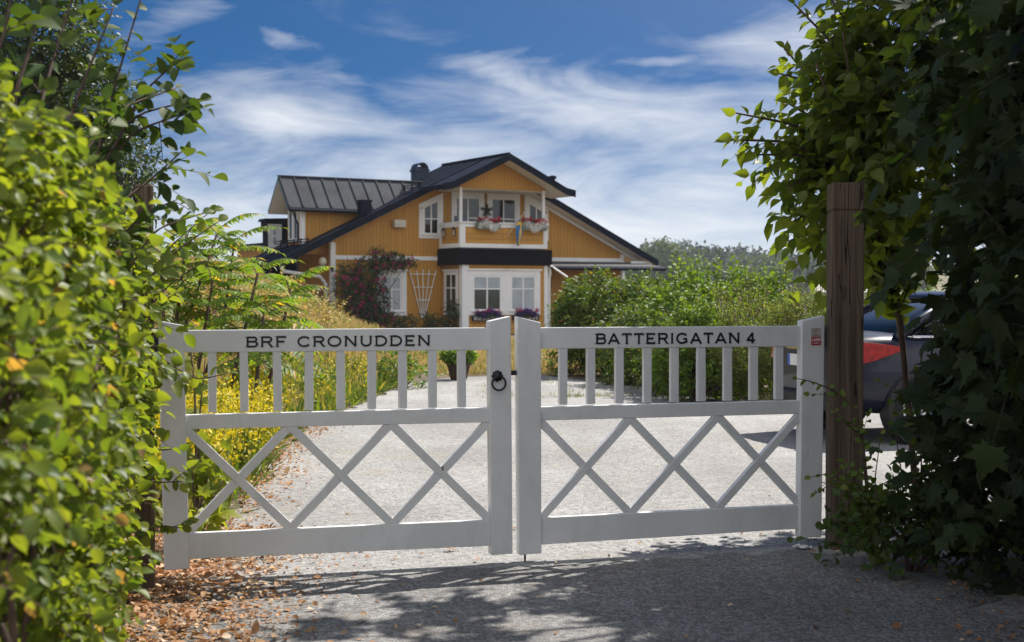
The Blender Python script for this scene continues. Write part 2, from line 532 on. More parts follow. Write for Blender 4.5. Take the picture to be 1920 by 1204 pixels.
M['white_petal'] = leafmat('white_petal', (.85, .86, .88), (.92, .92, .92), .15, .6, tcol=(1, 1, 1, 1))
M['red_petal'] = leafmat('red_petal', (.45, .012, .02), (.6, .03, .05), .3, .5, tcol=(1.3, .6, .6, 1))
M['rose_petal'] = leafmat('rose_petal', (.42, .02, .14), (.55, .06, .24), .3, .5, tcol=(1.3, .6, .8, 1))
M['violet_petal'] = leafmat('violet_petal', (.07, .035, .22), (.13, .06, .3), .3, .5, tcol=(1, .8, 1.3, 1))
M['litter'] = leafmat('litter', (.28, .14, .065), (.5, .28, .14), .2, .7, (.62, .46, .32), .25, (1.2, .9, .5, 1))
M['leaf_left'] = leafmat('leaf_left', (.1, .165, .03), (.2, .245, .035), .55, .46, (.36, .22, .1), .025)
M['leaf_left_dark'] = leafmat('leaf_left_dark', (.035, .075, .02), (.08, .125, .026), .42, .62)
M['leaf_elm'] = leafmat('leaf_elm', (.075, .13, .02), (.15, .195, .028), .6, .45)
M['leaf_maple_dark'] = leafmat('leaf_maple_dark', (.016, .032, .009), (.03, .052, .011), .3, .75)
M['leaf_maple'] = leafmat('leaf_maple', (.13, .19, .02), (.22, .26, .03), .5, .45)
M['leaf_hedge'] = leafmat('leaf_hedge', (.07, .13, .02), (.12, .185, .022), .36, .55, (.22, .2, .04), .06)
M['leaf_bright'] = leafmat('leaf_bright', (.095, .185, .02), (.155, .24, .025), .38, .55)
M['leaf_yellowgreen'] = leafmat('leaf_yellowgreen', (.13, .21, .03), (.22, .29, .04), .45, .5, (.4, .32, .08), .07)
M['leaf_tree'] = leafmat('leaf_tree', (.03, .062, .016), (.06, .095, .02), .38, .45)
M['leaf_sumac'] = leafmat('leaf_sumac', (.1, .185, .022), (.17, .25, .028), .52, .5, (.45, .3, .05), .08)
M['leaf_rose'] = leafmat('leaf_rose', (.03, .06, .022), (.055, .085, .025), .3, .5)
M['leaf_far'] = leafmat('leaf_far', (.05, .09, .03), (.09, .13, .045), .3, .7)
M['leaf_pine'] = leafmat('leaf_pine', (.022, .045, .03), (.04, .065, .04), .15, .7)
M['wall_far'] = pmat('wall_far', (.4, .39, .37), .8, .1)

# ------------------------------------------------------------------ foliage builders (numpy)
def tmpl(stations, fold=.18, droop=.25):
    """leaf blade along +y, midrib in the middle; stations = (t, half width)"""
    V, T = [(0, 0, 0)], []
    prev = None
    for (t, w) in stations:
        z = -droop * t * t
        k = len(V)
        if w == 0:
            V.append((0, t, z))
            cur = (k, k, k)
        else:
            V += [(0, t, z), (-w, t + .02, z + w * fold * 2), (w, t + .02, z + w * fold * 2)]
            cur = (k, k + 1, k + 2)
        if prev is None:
            T += [(0, cur[0], cur[1]), (0, cur[2], cur[0])]
        elif cur[0] == cur[1]:
            T += [(prev[1], prev[0], cur[0]), (prev[0], prev[2], cur[0])]
        else:
            T += [(prev[1], prev[0], cur[0]), (prev[1], cur[0], cur[1]), (prev[0], prev[2], cur[2]), (prev[0], cur[2], cur[0])]
        prev = cur
    return np.array(V, float), np.array(T, int)


LEAF_OVAL = tmpl([(.12, .22), (.35, .37), (.62, .34), (.85, .18), (1, 0)], .2, .22)
LEAF_ELM = tmpl([(.1, .17), (.32, .33), (.58, .3), (.8, .14), (.9, .05), (1.05, 0)], .22, .35)
LEAF_MID = tmpl([(.3, .3), (.65, .27), (1, 0)], .2, .2)
LEAF_LANCE = tmpl([(.35, .155), (1, 0)], .25, .2)
LEAF_SMALL = (np.array([(0, 0, 0), (-.3, .5, .08), (0, 1, -.12), (.3, .5, .08)], float), np.array([(0, 2, 1), (0, 3, 2)], int))
BLADE = (np.array([(-.5, 0, 0), (.5, 0, 0), (.3, .55, .06), (0, 1, .28)], float) * np.array([.035, 1, 1]), np.array([(0, 1, 2), (0, 2, 3)], int))


def maple_tmpl():
    half = [(0, 0), (.1, .02), (.32, -.1), (.28, .06), (.52, .14), (.4, .26), (.5, .36), (.62, .55), (.4, .52), (.28, .5), (.22, .68), (.12, .72), (.1, .86), (0, 1.05)]
    pts = half + [(-x, y) for x, y in reversed(half[1:-1])]
    V = [(0, .3, .05)] + [(x, y, .3 * abs(x) - .6 * x * x - .38 * y * y) for x, y in pts]
    n = len(pts)
    return np.array(V, float), np.array([(0, 1 + i, 1 + (i + 1) % n) for i in range(n)], int)


LEAF_MAPLE = maple_tmpl()


def place(tm, P, D, N, S):
    V0, T0 = tm
    D = nrm(D)
    side = nrm(np.cross(D, N))
    N2 = np.cross(side, D)
    S = np.broadcast_to(np.asarray(S, float), (len(P),))
    V = P[:, None, :] + S[:, None, None] * (V0[None, :, 0:1] * side[:, None] + V0[None, :, 1:2] * D[:, None] + V0[None, :, 2:3] * N2[:, None])
    T = T0[None] + (np.arange(len(P)) * len(V0))[:, None, None]
    return V.reshape(-1, 3), T.reshape(-1, 3)


def merge(parts):
    Vs, Ts, k = [], [], 0
    for V, T in parts:
        Vs.append(V)
        Ts.append(T + k)
        k += len(V)
    return np.concatenate(Vs), np.concatenate(Ts)


def sticks(A, B, ra, rb):
    """three-sided thin stems from A to B"""
    d = nrm(B - A)
    a = nrm(np.cross(d, np.array([.31, .2, .93])))
    b = np.cross(d, a)
    n = len(A)
    V = np.zeros((n, 6, 3))
    ra = np.broadcast_to(np.asarray(ra, float), (n,))
    rb = np.broadcast_to(np.asarray(rb, float), (n,))
    for j in range(3):
        t = 2 * math.pi * j / 3
        o = a * math.cos(t) + b * math.sin(t)
        V[:, j] = A + o * ra[:, None]
        V[:, 3 + j] = B + o * rb[:, None]
    T0 = np.array([(0, 1, 4), (0, 4, 3), (1, 2, 5), (1, 5, 4), (2, 0, 3), (2, 3, 5)])
    T = T0[None] + (np.arange(n) * 6)[:, None, None]
    return V.reshape(-1, 3), T.reshape(-1, 3)


def sprays(rng, P, D, L, n, size, droop=.25, tm=LEAF_MID, spread=.8, upw=1.0, rad=.003, szv=.42):
    """twigs at P along D of length L, n alternate leaves each: returns leaf parts, stem parts"""
    D = nrm(D)
    m_ = len(P)
    L = np.broadcast_to(np.asarray(L, float), (m_,))
    up = np.array([0, 0, 1.0])
    side = nrm(np.cross(D, up * .7 + np.array([0, .5, 0]) + rng.normal(0, .45, (m_, 3))))
    leaves, stems = [], []
    prev = P
    for k in range(n):
        t = (k + 1.0) / n
        Q = P + D * (L * t)[:, None] - up * (droop * L * t * t)[:, None]
        tang = nrm(Q - prev)
        stems.append(sticks(prev, Q, rad * (1.15 - .8 * (t - 1 / n)), rad * (1.15 - .8 * t)))
        sgn = (1 if k % 2 else -1)
        last = k == n - 1
        ld = tang * (1.0 if last else .55) + side * (0 if last else sgn * spread) + rng.normal(0, .22, (m_, 3)) - up * .12
        nn = up * upw * .85 + np.array([0, -.25, 0]) + rng.normal(0, .5, (m_, 3))
        s = size * (1 + rng.uniform(-szv, szv, m_)) * (1 - .25 * t)
        leaves.append(place(tm, Q, ld, nn, s))
        prev = Q
    return leaves, stems


def blob(rng, n, c, r, lump=.12, inner=.78, zlow=-1.0, f=5.0):
    d = nrm(rng.normal(0, 1, (int(n * 1.6) + 20, 3)))
    d = d[d[:, 2] > zlow][:n]
    ph = rng.uniform(0, 6.28, 6)
    k = 1 + lump * (np.sin(f * d[:, 0] + ph[0]) * np.sin(f * d[:, 1] + ph[1]) + np.sin(f * 1.7 * d[:, 2] + ph[2]) * np.sin(f * 1.3 * d[:, 0] + ph[3]) +
                    .6 * np.sin(f * 2.3 * d[:, 1] + ph[4]) * np.sin(f * 2.1 * d[:, 2] + ph[5]))
    q = rng.uniform(inner ** 3, 1, len(d)) ** (1 / 3.)
    P = np.array(c) + d * np.array(r) * (k * q)[:, None]
    N = nrm(d / np.array(r))
    return P, N


def limbs(rng, base, targets, r0, mb=None, bend=.12, k=5):
    mb = mb or MB()
    for t in targets:
        t = np.asarray(t, float)
        b = np.asarray(base, float) + rng.normal(0, r0 * .8, 3) * np.array([1, 1, 0])
        n = 6
        L = np.linalg.norm(t - b)
        off = rng.normal(0, bend * L, 3)
        pts, rr = [], []
        for i in range(n + 1):
            u_ = i / n
            pts.append(b + (t - b) * np.array([u_ ** 1.25, u_ ** 1.25, u_ ** .9]) + off * math.sin(u_ * math.pi) * .5)
            rr.append(r0 * (1 - .85 * u_) + .002)
        mb.tube(pts, rr, k)
    return mb


def bush(name, label, cat, base, blobs, leaf, size, L=.22, n=6, tm=LEAF_MID, stemmat='twig', group=None, seed=1, droop=.25, lump=.12, inner=.75, zlow=-.5,
         out=.9, upb=.55, nlimb=9, r0=.02, rad=.003, extra=None, limbfrac=.75, leafname='foliage', upw=1.0, minz=.03):
    rng = np.random.default_rng(seed)
    root = empty(name, label, cat, tuple(base), 0, group)
    b0 = np.array(base, float)
    LV, ST, tg = [], [], []
    for (c, r, cnt) in blobs:
        P, N = blob(rng, cnt, np.array(c) - b0, r, lump, inner, zlow)
        keep = P[:, 2] > minz
        P, N = P[keep], N[keep]
        D = N * out + np.array([0, 0, upb]) + rng.normal(0, .45, P.shape)
        lv, st = sprays(rng, P - nrm(D) * L * .35, D, L * rng.uniform(.6, 1.35, len(P)), n, size, droop, tm, rad=rad, upw=upw)
        LV += lv
        ST += st
        idx = rng.choice(len(P), min(nlimb, len(P)), False)
        cc = np.array(c) - b0
        tg += [cc + (P[i] - cc) * limbfrac for i in idx]
    if extra:
        lv, st = extra(rng, b0)
        LV += lv
        ST += st
    V, T = merge(LV)
    tri_mesh(leafname, V, T, M[leaf], root)
    mb = limbs(rng, (0, 0, -.02), tg, r0)
    V2, T2 = merge(ST)
    V1 = np.array(mb.v)
    T1 = np.array([t for f in mb.f if len(f) >= 3 for t in [(f[0], f[i], f[i + 1]) for i in range(1, len(f) - 1)]])
    V, T = merge([(V1, T1), (V2, T2)])
    tri_mesh('stems', V, T, M[stemmat], root)
    return root


# ================================================================== SETTING: ground
def sstep(t):
    t = np.clip(t, 0, 1)
    return t * t * (3 - 2 * t)


EDGE_Y = np.array([0, 5.5, 7, 9, 10.7, 13.3, 15, 18, 22, 23.6, 24.2])
EDGE_X = np.array([-1.55, -1.5, -1.68, -1.78, -1.85, -2.15, -2.1, -1.9, -1.6, -.95, .0])


def bank(x, y):
    """height of the grassy bank left of the drive"""
    x = np.asarray(x, float)
    y = np.asarray(y, float)
    e = np.interp(y, EDGE_Y, EDGE_X, right=-1.0)
    e = np.where(y > 23, -1.2, e)
    h = 2.1 * sstep((e + .0 - x) / 6.6) * sstep((y - 7.2) / 7.0) * sstep((41 - y) / 9.0)
    h = h + .05 * np.sin(x * 2.1 + y * .7) * np.sin(y * 1.3) * np.clip(h, 0, 1)
    return h


def grid_sheet(name, xs, ys, hf, m_, mask=None, dz=0.0, parent=None):
    X, Y = np.meshgrid(xs, ys)
    Z = hf(X, Y) + dz
    V = np.stack([X, Y, Z], -1).reshape(-1, 3)
    nx, ny = len(xs), len(ys)
    i, j = np.meshgrid(np.arange(nx - 1), np.arange(ny - 1))
    a = (j * nx + i).ravel()
    T = np.concatenate([np.stack([a, a + 1, a + nx + 1], -1), np.stack([a, a + nx + 1, a + nx], -1)])
    if mask is not None:
        cen = V[T].mean(1)
        T = T[mask(cen[:, 0], cen[:, 1])]
    return tri_mesh(name, V, T, m_, parent)


xs = np.concatenate([[-2500, -900, -300, -120, -60, -40, -30], np.arange(-24, 24.1, .6), [30, 40, 60, 120, 300, 900, 2500]])
ys = np.concatenate([[-400, -60, -20, -8, -3], np.arange(0, 44.1, .6), [48, 54, 62, 75, 95, 130, 200, 350, 700, 1500, 3500]])
tag(grid_sheet('ground', xs, ys, lambda x, y: bank(x, y) - .012, M['dry_soil']), kind='structure')


def drive():
    rng = random.Random(4)
    left, right = [], []
    for y in np.arange(-3, 24.21, .18):
        left.append((float(np.interp(y, EDGE_Y, EDGE_X)) + rng.uniform(-.07, .07), y))
    for y in np.arange(24.2, 12.0, -.4):
        right.append((float(np.interp(y, [12, 16, 17.5, 19, 21, 22.6, 24.2], [11, 10, 8.0, 3.2, 2.0, 1.2, .5])) + rng.uniform(-.06, .06), y))
    right += [(11, 12), (11, 9.5), (2.6, 8.6), (2.3, 7.9), (2.5, 6.8), (2.5, 5.6), (2.5, 4), (2.6, 1), (2.6, -3)]
    ring = left + right
    import bmesh
    bm = bmesh.new()
    vs = [bm.verts.new((x, y, .004)) for x, y in ring]
    bm.faces.new(vs)
    bmesh.ops.triangulate(bm, faces=bm.faces[:])
    bmesh.ops.recalc_face_normals(bm, faces=bm.faces[:])
    me = bpy.data.meshes.new('gravel_drive')
    bm.to_mesh(me)
    bm.free()
    me.materials.append(M['gravel'])
    o = bpy.data.objects.new('gravel_drive', me)
    COL.objects.link(o)
    return o


tag(drive(), kind='structure')


def near_gravel_sheet():  # same gravel in front of the gate; its darker colour stands in for shade
    rng = random.Random(9)
    import bmesh
    ring = [(-1.62 + rng.uniform(-.05, .05), y) for y in np.arange(-6, 6.75, .3)]
    ring += [(x, 6.8 + .27 * (x + 1.6) + rng.uniform(-.07, .07)) for x in np.arange(-1.5, 1.65, .1)]
    ring += [(2.15 + rng.uniform(-.16, .16), y) for y in np.arange(7.3, -6.1, -.17)]
    bm = bmesh.new()
    bm.faces.new([bm.verts.new((x, y, .008)) for x, y in ring])
    bmesh.ops.triangulate(bm, faces=bm.faces[:])
    bmesh.ops.recalc_face_normals(bm, faces=bm.faces[:])
    me = bpy.data.meshes.new('near_gravel_sheet')
    bm.to_mesh(me)
    bm.free()
    me.materials.append(M['gravel_shade_tone'])
    o = bpy.data.objects.new('near_gravel_sheet', me)
    COL.objects.link(o)
    return o


tag(near_gravel_sheet(), kind='structure')


# ================================================================== GATE
GP0 = np.array([gx(320, 6.85), 6.85, 0.0])
GP1 = np.array([gx(1525, 7.8), 7.8, 0.0])
GD = nrm(GP1 - GP0)
GN = np.array([GD[1], -GD[0], 0])          # towards the camera
GANG = math.atan2(GD[1], GD[0])
C0 = np.array([0, 0, CH])


def gsz(px, py):
    """pixel of the photograph -> (along the gate, height) on the plane the gate stands in"""
    d = ray(px, py)
    t = np.dot(GP0 - C0, GN) / np.dot(d, GN)
    p = C0 + d * t
    return float(np.dot(p - GP0, GD)), float(p[2])


def c3(x, y):
    return gsz(280 + x / 2.3157, 580 + y / 2.3157)


def c4(x, y):
    return gsz(900 + x / 2.3157, 580 + y / 2.3157)


def slab(mb, quad, y0, y1):
    """quad of (s,z) extruded through the thickness y0..y1 (y grows away from the camera)"""
    return mb.prism([(s_, z_) for s_, z_ in quad], y0, y1, 'y')


# lettering drawn with strokes in a wide copperplate style
def arc(cx, cy, rx, ry, a0, a1, n=10):
    return [(cx + rx * math.cos(R(a0 + (a1 - a0) * i / n)), cy + ry * math.sin(R(a0 + (a1 - a0) * i / n))) for i in range(n + 1)]


GLYPH = {   # width, strokes, serif points (x, y, horizontal?)
    'B': (.80, [[(.12, 0), (.12, 1)], [(.12, .95), (.5, .95)] + arc(.5, .74, .2, .21, 90, -90) + [(.12, .53)], [(.5, .53)] + arc(.52, .29, .23, .24, 90, -90) + [(.12, .05)]], [(.06, .97, 1), (.06, .03, 1)]),
    'R': (.84, [[(.12, 0), (.12, 1)], [(.12, .95), (.52, .95)] + arc(.52, .72, .21, .23, 90, -90) + [(.12, .49)], [(.48, .49), (.76, 0)]], [(.06, .97, 1), (.12, .03, 1), (.78, .03, 1)]),
    'F': (.74, [[(.12, 0), (.12, 1)], [(.12, .95), (.68, .95)], [(.12, .5), (.56, .5)]], [(.06, .97, 1), (.12, .03, 1), (.68, .92, 0), (.56, .5, 0)]),
    'C': (.95, [arc(.5, .5, .41, .46, 42, 318, 18)], [(.81, .84, 0), (.81, .16, 0)]),
    'O': (1.02, [arc(.51, .5, .43, .46, 0, 360, 24)], []),
    'N': (.96, [[(.14, 0), (.14, 1)], [(.14, 1), (.82, 0)], [(.82, 0), (.82, 1)]], [(.1, .97, 1), (.14, .03, 1), (.82, .97, 1)]),
    'U': (.92, [[(.14, 1), (.14, .38)] + arc(.46, .36, .32, .32, 180, 360, 14) + [(.78, 1)]], [(.14, .97, 1), (.78, .97, 1)]),
    'D': (.92, [[(.12, 0), (.12, 1)], [(.12, .95), (.42, .95)] + arc(.42, .5, .4, .45, 90, -90, 16) + [(.12, .05)]], [(.06, .97, 1), (.06, .03, 1)]),
    'E': (.76, [[(.12, 0), (.12, 1)], [(.12, .95), (.68, .95)], [(.12, .5), (.56, .5)], [(.12, .05), (.7, .05)]], [(.06, .97, 1), (.06, .03, 1), (.68, .92, 0), (.7, .08, 0), (.56, .5, 0)]),
    'A': (.90, [[(.06, 0), (.44, 1)], [(.44, 1), (.84, 0)], [(.2, .3), (.7, .3)]], [(.06, .03, 1), (.84, .03, 1)]),
    'T': (.78, [[(.39, 0), (.39, 1)], [(.04, .95), (.74, .95)]], [(.39, .03, 1), (.04, .92, 0), (.74, .92, 0)]),
    'I': (.28, [[(.14, 0), (.14, 1)]], [(.14, .97, 1), (.14, .03, 1)]),
    'G': (.98, [arc(.5, .5, .41, .46, 42, 330, 18), [(.84, .08), (.84, .44)], [(.6, .44), (.86, .44)]], [(.81, .84, 0)]),
    '4': (.80, [[(.56, 0), (.56, 1)], [(.56, 1), (.06, .28)], [(.06, .28), (.76, .28)]], [(.56, .03, 1)]),
    'L': (.68, [[(.12, 0), (.12, 1)], [(.12, .05), (.64, .05)]], []),
    'M': (1.0, [[(.12, 0), (.12, 1)], [(.12, 1), (.5, .15)], [(.5, .15), (.88, 1)], [(.88, 1), (.88, 0)]], []),
}


def lettering(mb, word, s0, z0, s1, z1, h0, h1, y, depth=.0025, lw=.096, gap=.16, serif=True):
    """word from (s0,z0) to (s1,z1) on the baseline, cap height h0 -> h1"""
    tot = sum(GLYPH[c][0] for c in word) + gap * (len(word) - 1)
    k = 0
    x = 0.0
    for c in word:
        w, st, se = GLYPH[c]
        def mp(px_, py_):
            t = (x + px_) / tot
            h = h0 + (h1 - h0) * t
            return s0 + (s1 - s0) * t, z0 + (z1 - z0) * t + py_ * h
        hh = (h0 + h1) / 2
        sx = math.hypot(s1 - s0, z1 - z0) / tot / hh
        for pl in st:
            for (a, b) in zip(pl[:-1], pl[1:]):
                dx, dy = (b[0] - a[0]) * sx, b[1] - a[1]
                L_ = math.hypot(dx, dy) or 1
                nx_, ny_ = -dy / L_ * lw / sx, dx / L_ * lw
                ex, ey = dx / L_ * .02 / sx, dy / L_ * .02
                q = [(a[0] + nx_ - ex, a[1] + ny_ - ey), (b[0] + nx_ + ex, b[1] + ny_ + ey), (b[0] - nx_ + ex, b[1] - ny_ + ey), (a[0] - nx_ - ex, a[1] - ny_ - ey)]
                k += 1
                slab(mb, [mp(*p) for p in q], y - depth - .00002 * (k % 13), y)
        if serif:
            for (qx, qy, hor) in se:
                a_, b_ = (.15 / sx, .03) if hor else (.04 / sx, .12)
                k += 1
                slab(mb, [mp(qx - a_, qy - b_), mp(qx + a_, qy - b_), mp(qx + a_, qy + b_), mp(qx - a_, qy + b_)], y - depth - .00002 * (k % 13) - .0003, y)
        x += w + gap


def bar(mb, a, b, w, y0, y1):
    a, b = np.array(a), np.array(b)
    d = nrm(b - a)
    n_ = np.array([-d[1], d[0]]) * w / 2
    slab(mb, [tuple(a + n_), tuple(a - n_), tuple(b - n_), tuple(b + n_)], y0, y1)


def lerp2(a, b, t):
    return (a[0] + (b[0] - a[0]) * t, a[1] + (b[1] - a[1]) * t)


GW = M['gate_white']


def gate_leaf(right):
    c = c4 if right else c3
    root = empty('gate_leaf', 'white gate leaf lettered BATTERIGATAN 4, hung on the thick timber post' if right else
                 'white gate leaf lettered BRF CRONUDDEN with black ring handle', 'gate', tuple(GP0), GANG, 'two leaves of the white driveway gate')
    def piece(name, quad, y0, y1, bevel=.004):
        return slab(MB(), quad, y0, y1).go(name, GW, root, bevel=bevel)
    if not right:
        q_l = [c(38, 50), c(150, 70), c(174, 1128), c(66, 1135)]
        q_r = [c(1475, 52), c(1570, 30), c(1578, 1062), c(1485, 1068)]
        top = [c(146, 92), c(1477, 80), c(1477, 178), c(147, 188)]
        mid = [c(154, 460), c(1479, 428), c(1479, 492), c(156, 523)]
        bot = [c(169, 975), c(1484, 917), c(1486, 1030), c(172, 1088)]
        bx0, bx1 = [274, 412, 557, 697, 834, 971, 1104, 1235, 1361], [276, 416, 562, 697, 836, 971, 1106, 1236, 1363]
        tops = [(160, 525), (612, 509), (1053, 499), (1478, 492)]
        bots = [(170, 972), (616, 954), (1060, 936), (1482, 915)]
        cont = [((0, 1)), ((1, 2)), ((2, 3))]
    else:
        q_l = [c(163, 32), c(265, 58), c(268, 1060), c(172, 1068)]
        q_r = [c(1400, 50), c(1498, 28), c(1483, 990), c(1390, 993)]
        top = [c(264, 80), c(1404, 72), c(1404, 162), c(264, 172)]
        mid = [c(264, 425), c(1400, 396), c(1400, 455), c(264, 485)]
        bot = [c(265, 908), c(1396, 850), c(1396, 955), c(266, 1025)]
        bx0 = bx1 = [368, 489, 613, 735, 853, 970, 1085, 1198, 1308]
        tops = [(268, 488), (660, 475), (1043, 465), (1404, 456)]
        bots = [(272, 908), (660, 889), (1040, 869), (1400, 850)]
    piece('stile', q_l, 0, .062)
    piece('stile', q_r, 0, .062)
    tr = piece('top_rail', top, .017, .052)
    piece('middle_rail', mid, .016, .054)
    piece('bottom_rail', bot, .016, .054)
    yt, yb = (186, 440) if not right else (168, 410)
    for a, b in zip(bx0, bx1):
        t = (a - 150) / 1325
        yb_ = (452 - 28 * t) if not right else (418 - 26 * (a - 268) / 1140)
        yt_ = (186 - 9 * t) if not right else (168 - 8 * (a - 268) / 1140)
        piece('baluster', [c(a - 18, yt_), c(a + 18, yt_), c(b + 18, yb_), c(b - 18, yb_)], .021, .048, .003)
    w = .0425
    lat = MB()
    # three crossings: one diagonal runs through, the other is cut at the crossing
    for i in range(3):
        A, B = c(*tops[i]), c(*bots[i + 1])
        Cc, D = c(*bots[i]), c(*tops[i + 1])
        thr, cut = ((A, B), (Cc, D)) if not right else ((Cc, D), (A, B))
        p, r_ = np.array(thr[0]), np.array(thr[1]) - np.array(thr[0])
        q, s_ = np.array(cut[0]), np.array(cut[1]) - np.array(cut[0])
        den = r_[0] * s_[1] - r_[1] * s_[0]
        tt = ((q - p)[0] * r_[1] - (q - p)[1] * r_[0]) / den
        X = q + s_ * tt
        dl = nrm(s_) * (w * .5 / abs(np.dot(nrm(s_), np.array([-nrm(r_)[1], nrm(r_)[0]]))))
        for nm, a_, b_, y0, y1 in (('lattice_bar', thr[0], thr[1], .018, .050), ('lattice_bar', cut[0], X - dl, .0205, .0485), ('lattice_bar', X + dl, cut[1], .0205, .0485)):
            mb = MB()
            bar(mb, a_, b_, w, y0, y1)
            mb.go(nm, GW, root, bevel=.003)
    if not right:
        for word, xa, xb in (('BRF', 420, 598), ('CRONUDDEN', 643, 1224)):
            ya = lambda x: 165 - (x - 420) / 804 * 7.5
            (s0, z0), (s1, z1) = c(xa, ya(xa)), c(xb, ya(xb))
            txt = MB()
            lettering(txt, word, s0, z0, s1, z1, .1295 * 50 / 130, .1295 * 49 / 130 * 1.06, .017)
            txt.go('lettering', M['letter_black'], tr)
    else:
        for word, xa, xb in (('BATTERIGATAN', 506, 1135), ('4', 1163, 1200)):
            ya = lambda x: 151 - (x - 506) / 700 * 4.5
            (s0, z0), (s1, z1) = c(xa, ya(xa)), c(xb, ya(xb))
            txt = MB()
            lettering(txt, word, s0, z0, s1, z1, .0535, .0555, .017)
            txt.go('lettering', M['letter_black'], tr)
    if not right:
        # ring handle with a scalloped rosette, latch bar
        s0, z0 = gsz(932, 705)
        h = MB()
        for k in range(8):
            a = 2 * math.pi * k / 8
            h.lathe([(.0105, -.006), (.0105, -.002), (.006, .0)], 10, (s0 + .02 * math.cos(a), 0, z0 + .02 * math.sin(a)), 'y')
        h.lathe([(.021, -.008), (.02, -.003), (.018, 0)], 20, (s0, 0, z0), 'y')
        h.lathe([(.004, -.03), (.012, -.026), (.014, -.015), (.011, -.008)], 14, (s0, 0, z0), 'y')
        hd = h.go('ring_handle', M['black_iron'], root, True)
        s1, z1 = gsz(933.5, 717)
        rg = MB().torus((s1, -.022, z1 - .004), .0355, .0055, 30, 8, 'y')
        rg.go('ring', M['black_iron'], hd, True)
        s2, z2 = gsz(958, 700)
        s3, _ = gsz(978, 700)
        MB().box(s2 - .03, s3 + .01, .025, .037, z2 - .0125, z2 + .0125).go('latch_bar', M['black_iron'], root, bevel=.002)
        a, b = gsz(292, 640), gsz(300, 640)
        hg = MB().box(a[0] - .03, b[0] - .002, .02, .05, a[1] - .05, a[1] + .05)
        hg.lathe([(.014, -.06), (.014, .06)], 10, (a[0] - .01, .035, a[1]))
        hg.go('hinge', M['black_iron'], root)
    else:
        (a0, b0), (a1, b1) = gsz(1520.7, 647.4), gsz(1539.2, 615.2)
        sg = MB().box(a0, a1, -.0015, 0, b0, b1).go('alarm_sign', M['sign_grey'], root)
        zm = b0 + (b1 - b0) * .47
        MB().box(a0 + .0008, a1 - .0008, -.0025, -.0015, b0 + .0008, zm).go('red_panel', M['sign_red'], sg)
        t = MB()
        lettering(t, 'LARM', a0 + .005, zm - .020, a1 - .005, zm - .020, .0135, .0135, -.0025, .0006, .09, .12, False)
        for k in range(2):
            t.box(a0 + .01, a1 - .01, -.0031, -.0025, zm - .0275 - k * .008, zm - .0255 - k * .008)
        t.go('lettering', M['sign_white'], sg)
        e = MB().box((a0 + a1) / 2 - .006, (a0 + a1) / 2 + .006, -.0022, -.0015, b1 - .014, b1 - .006)
        for k in range(7):
            x_ = a0 + .012 + k * (a1 - a0 - .024) / 7
            bar(e, (x_, zm + .008 + .005 * math.sin(k * 2.1)), (x_ + .006, zm + .008 + .005 * math.sin(k * 2.1 + 2.1)), .0016, -.0022 - .00003 * k, -.0015)
        e.go('emblem', M['sign_red'], sg)
        s_, z_ = gsz(988, 1040)
        dr = MB().tube([(s_, .035, .0), (s_, .035, z_ + .04)], .006, 8)
        dr.go('drop_bolt', M['rust'], root)
        a, b = gsz(1549, 632), gsz(1556, 632)
        hg = MB().box(a[0] - .004, b[0] + .012, -.004, .03, a[1] - .052, a[1] + .05)
        hg.lathe([(.013, -.06), (.013, .06)], 10, (a[0] + .008, -.008, a[1]))
        hg.go('hinge', M['black_iron'], root, bevel=.002)
    return root


gate_leaf(False)
gate_leaf(True)


def timber_post(label, x, y, w, d, h, rz, tilt=0.0):
    root = empty('gate_post', label, 'post', (x, y, 0), rz, 'brown timber posts beside the gate')
    b = MB()
    b.box(-w / 2, w / 2, -d / 2, d / 2, -.1, h - .16)
    o = b.go('shaft', M['post_wood'], root, bevel=.004)
    MB().box(-w / 2 + .005, w / 2 - .005, -d / 2 + .005, d / 2 - .005, h - .161, h - .148).go('neck', M['post_wood'], root, bevel=.004)
    c = MB().box(-w / 2, w / 2, -d / 2, d / 2, h - .149, h)
    c.go('cap', M['post_wood'], root, bevel=.007)
    return root


pr = at(1590, 700, 7.72)
timber_post('thick weathered timber post hinging the lettered BATTERIGATAN leaf', gx(1588, 7.72) + .005, 7.79, .175, .18, 2.0, -R(4))
timber_post('slim brown post half buried in the sunlit leafy hedge', gx(262, 6.55), 6.62, .09, .09, 1.9, GANG)


# ================================================================== HOUSE
YAW = R(30)
HO = np.array([gx(622, 47.0), 47.0, 0.0])
house = empty('house', 'yellow wooden house with dark roof, white trim and flower-decked balcony', 'house', tuple(HO), YAW)


def h2w(u, w, z):
    """house coordinates (along facade, forward of it, up) -> world"""
    return np.array([HO[0] + u * math.cos(YAW) + w * math.sin(YAW), HO[1] + u * math.sin(YAW) - w * math.cos(YAW), z])


UC, ZR, SLOPE = 5.5, 6.06, .477


def zroof(u):
    return ZR - SLOPE * abs(u - UC)


# walls (x = u, y = -w = away from the camera)
W0, DEEP = 11.63, 2.6
zu = .22
wl = MB()
wl.prism([(0, 0), (W0, 0), (W0, zroof(W0) - zu), (UC, ZR - zu), (0, zroof(0) - zu)], 0, DEEP, 'y')
wl.box(.05, W0 - .05, DEEP + .001, 9.5, 0, 3.1)
wl.go('wall', M['yellow_v'], house)
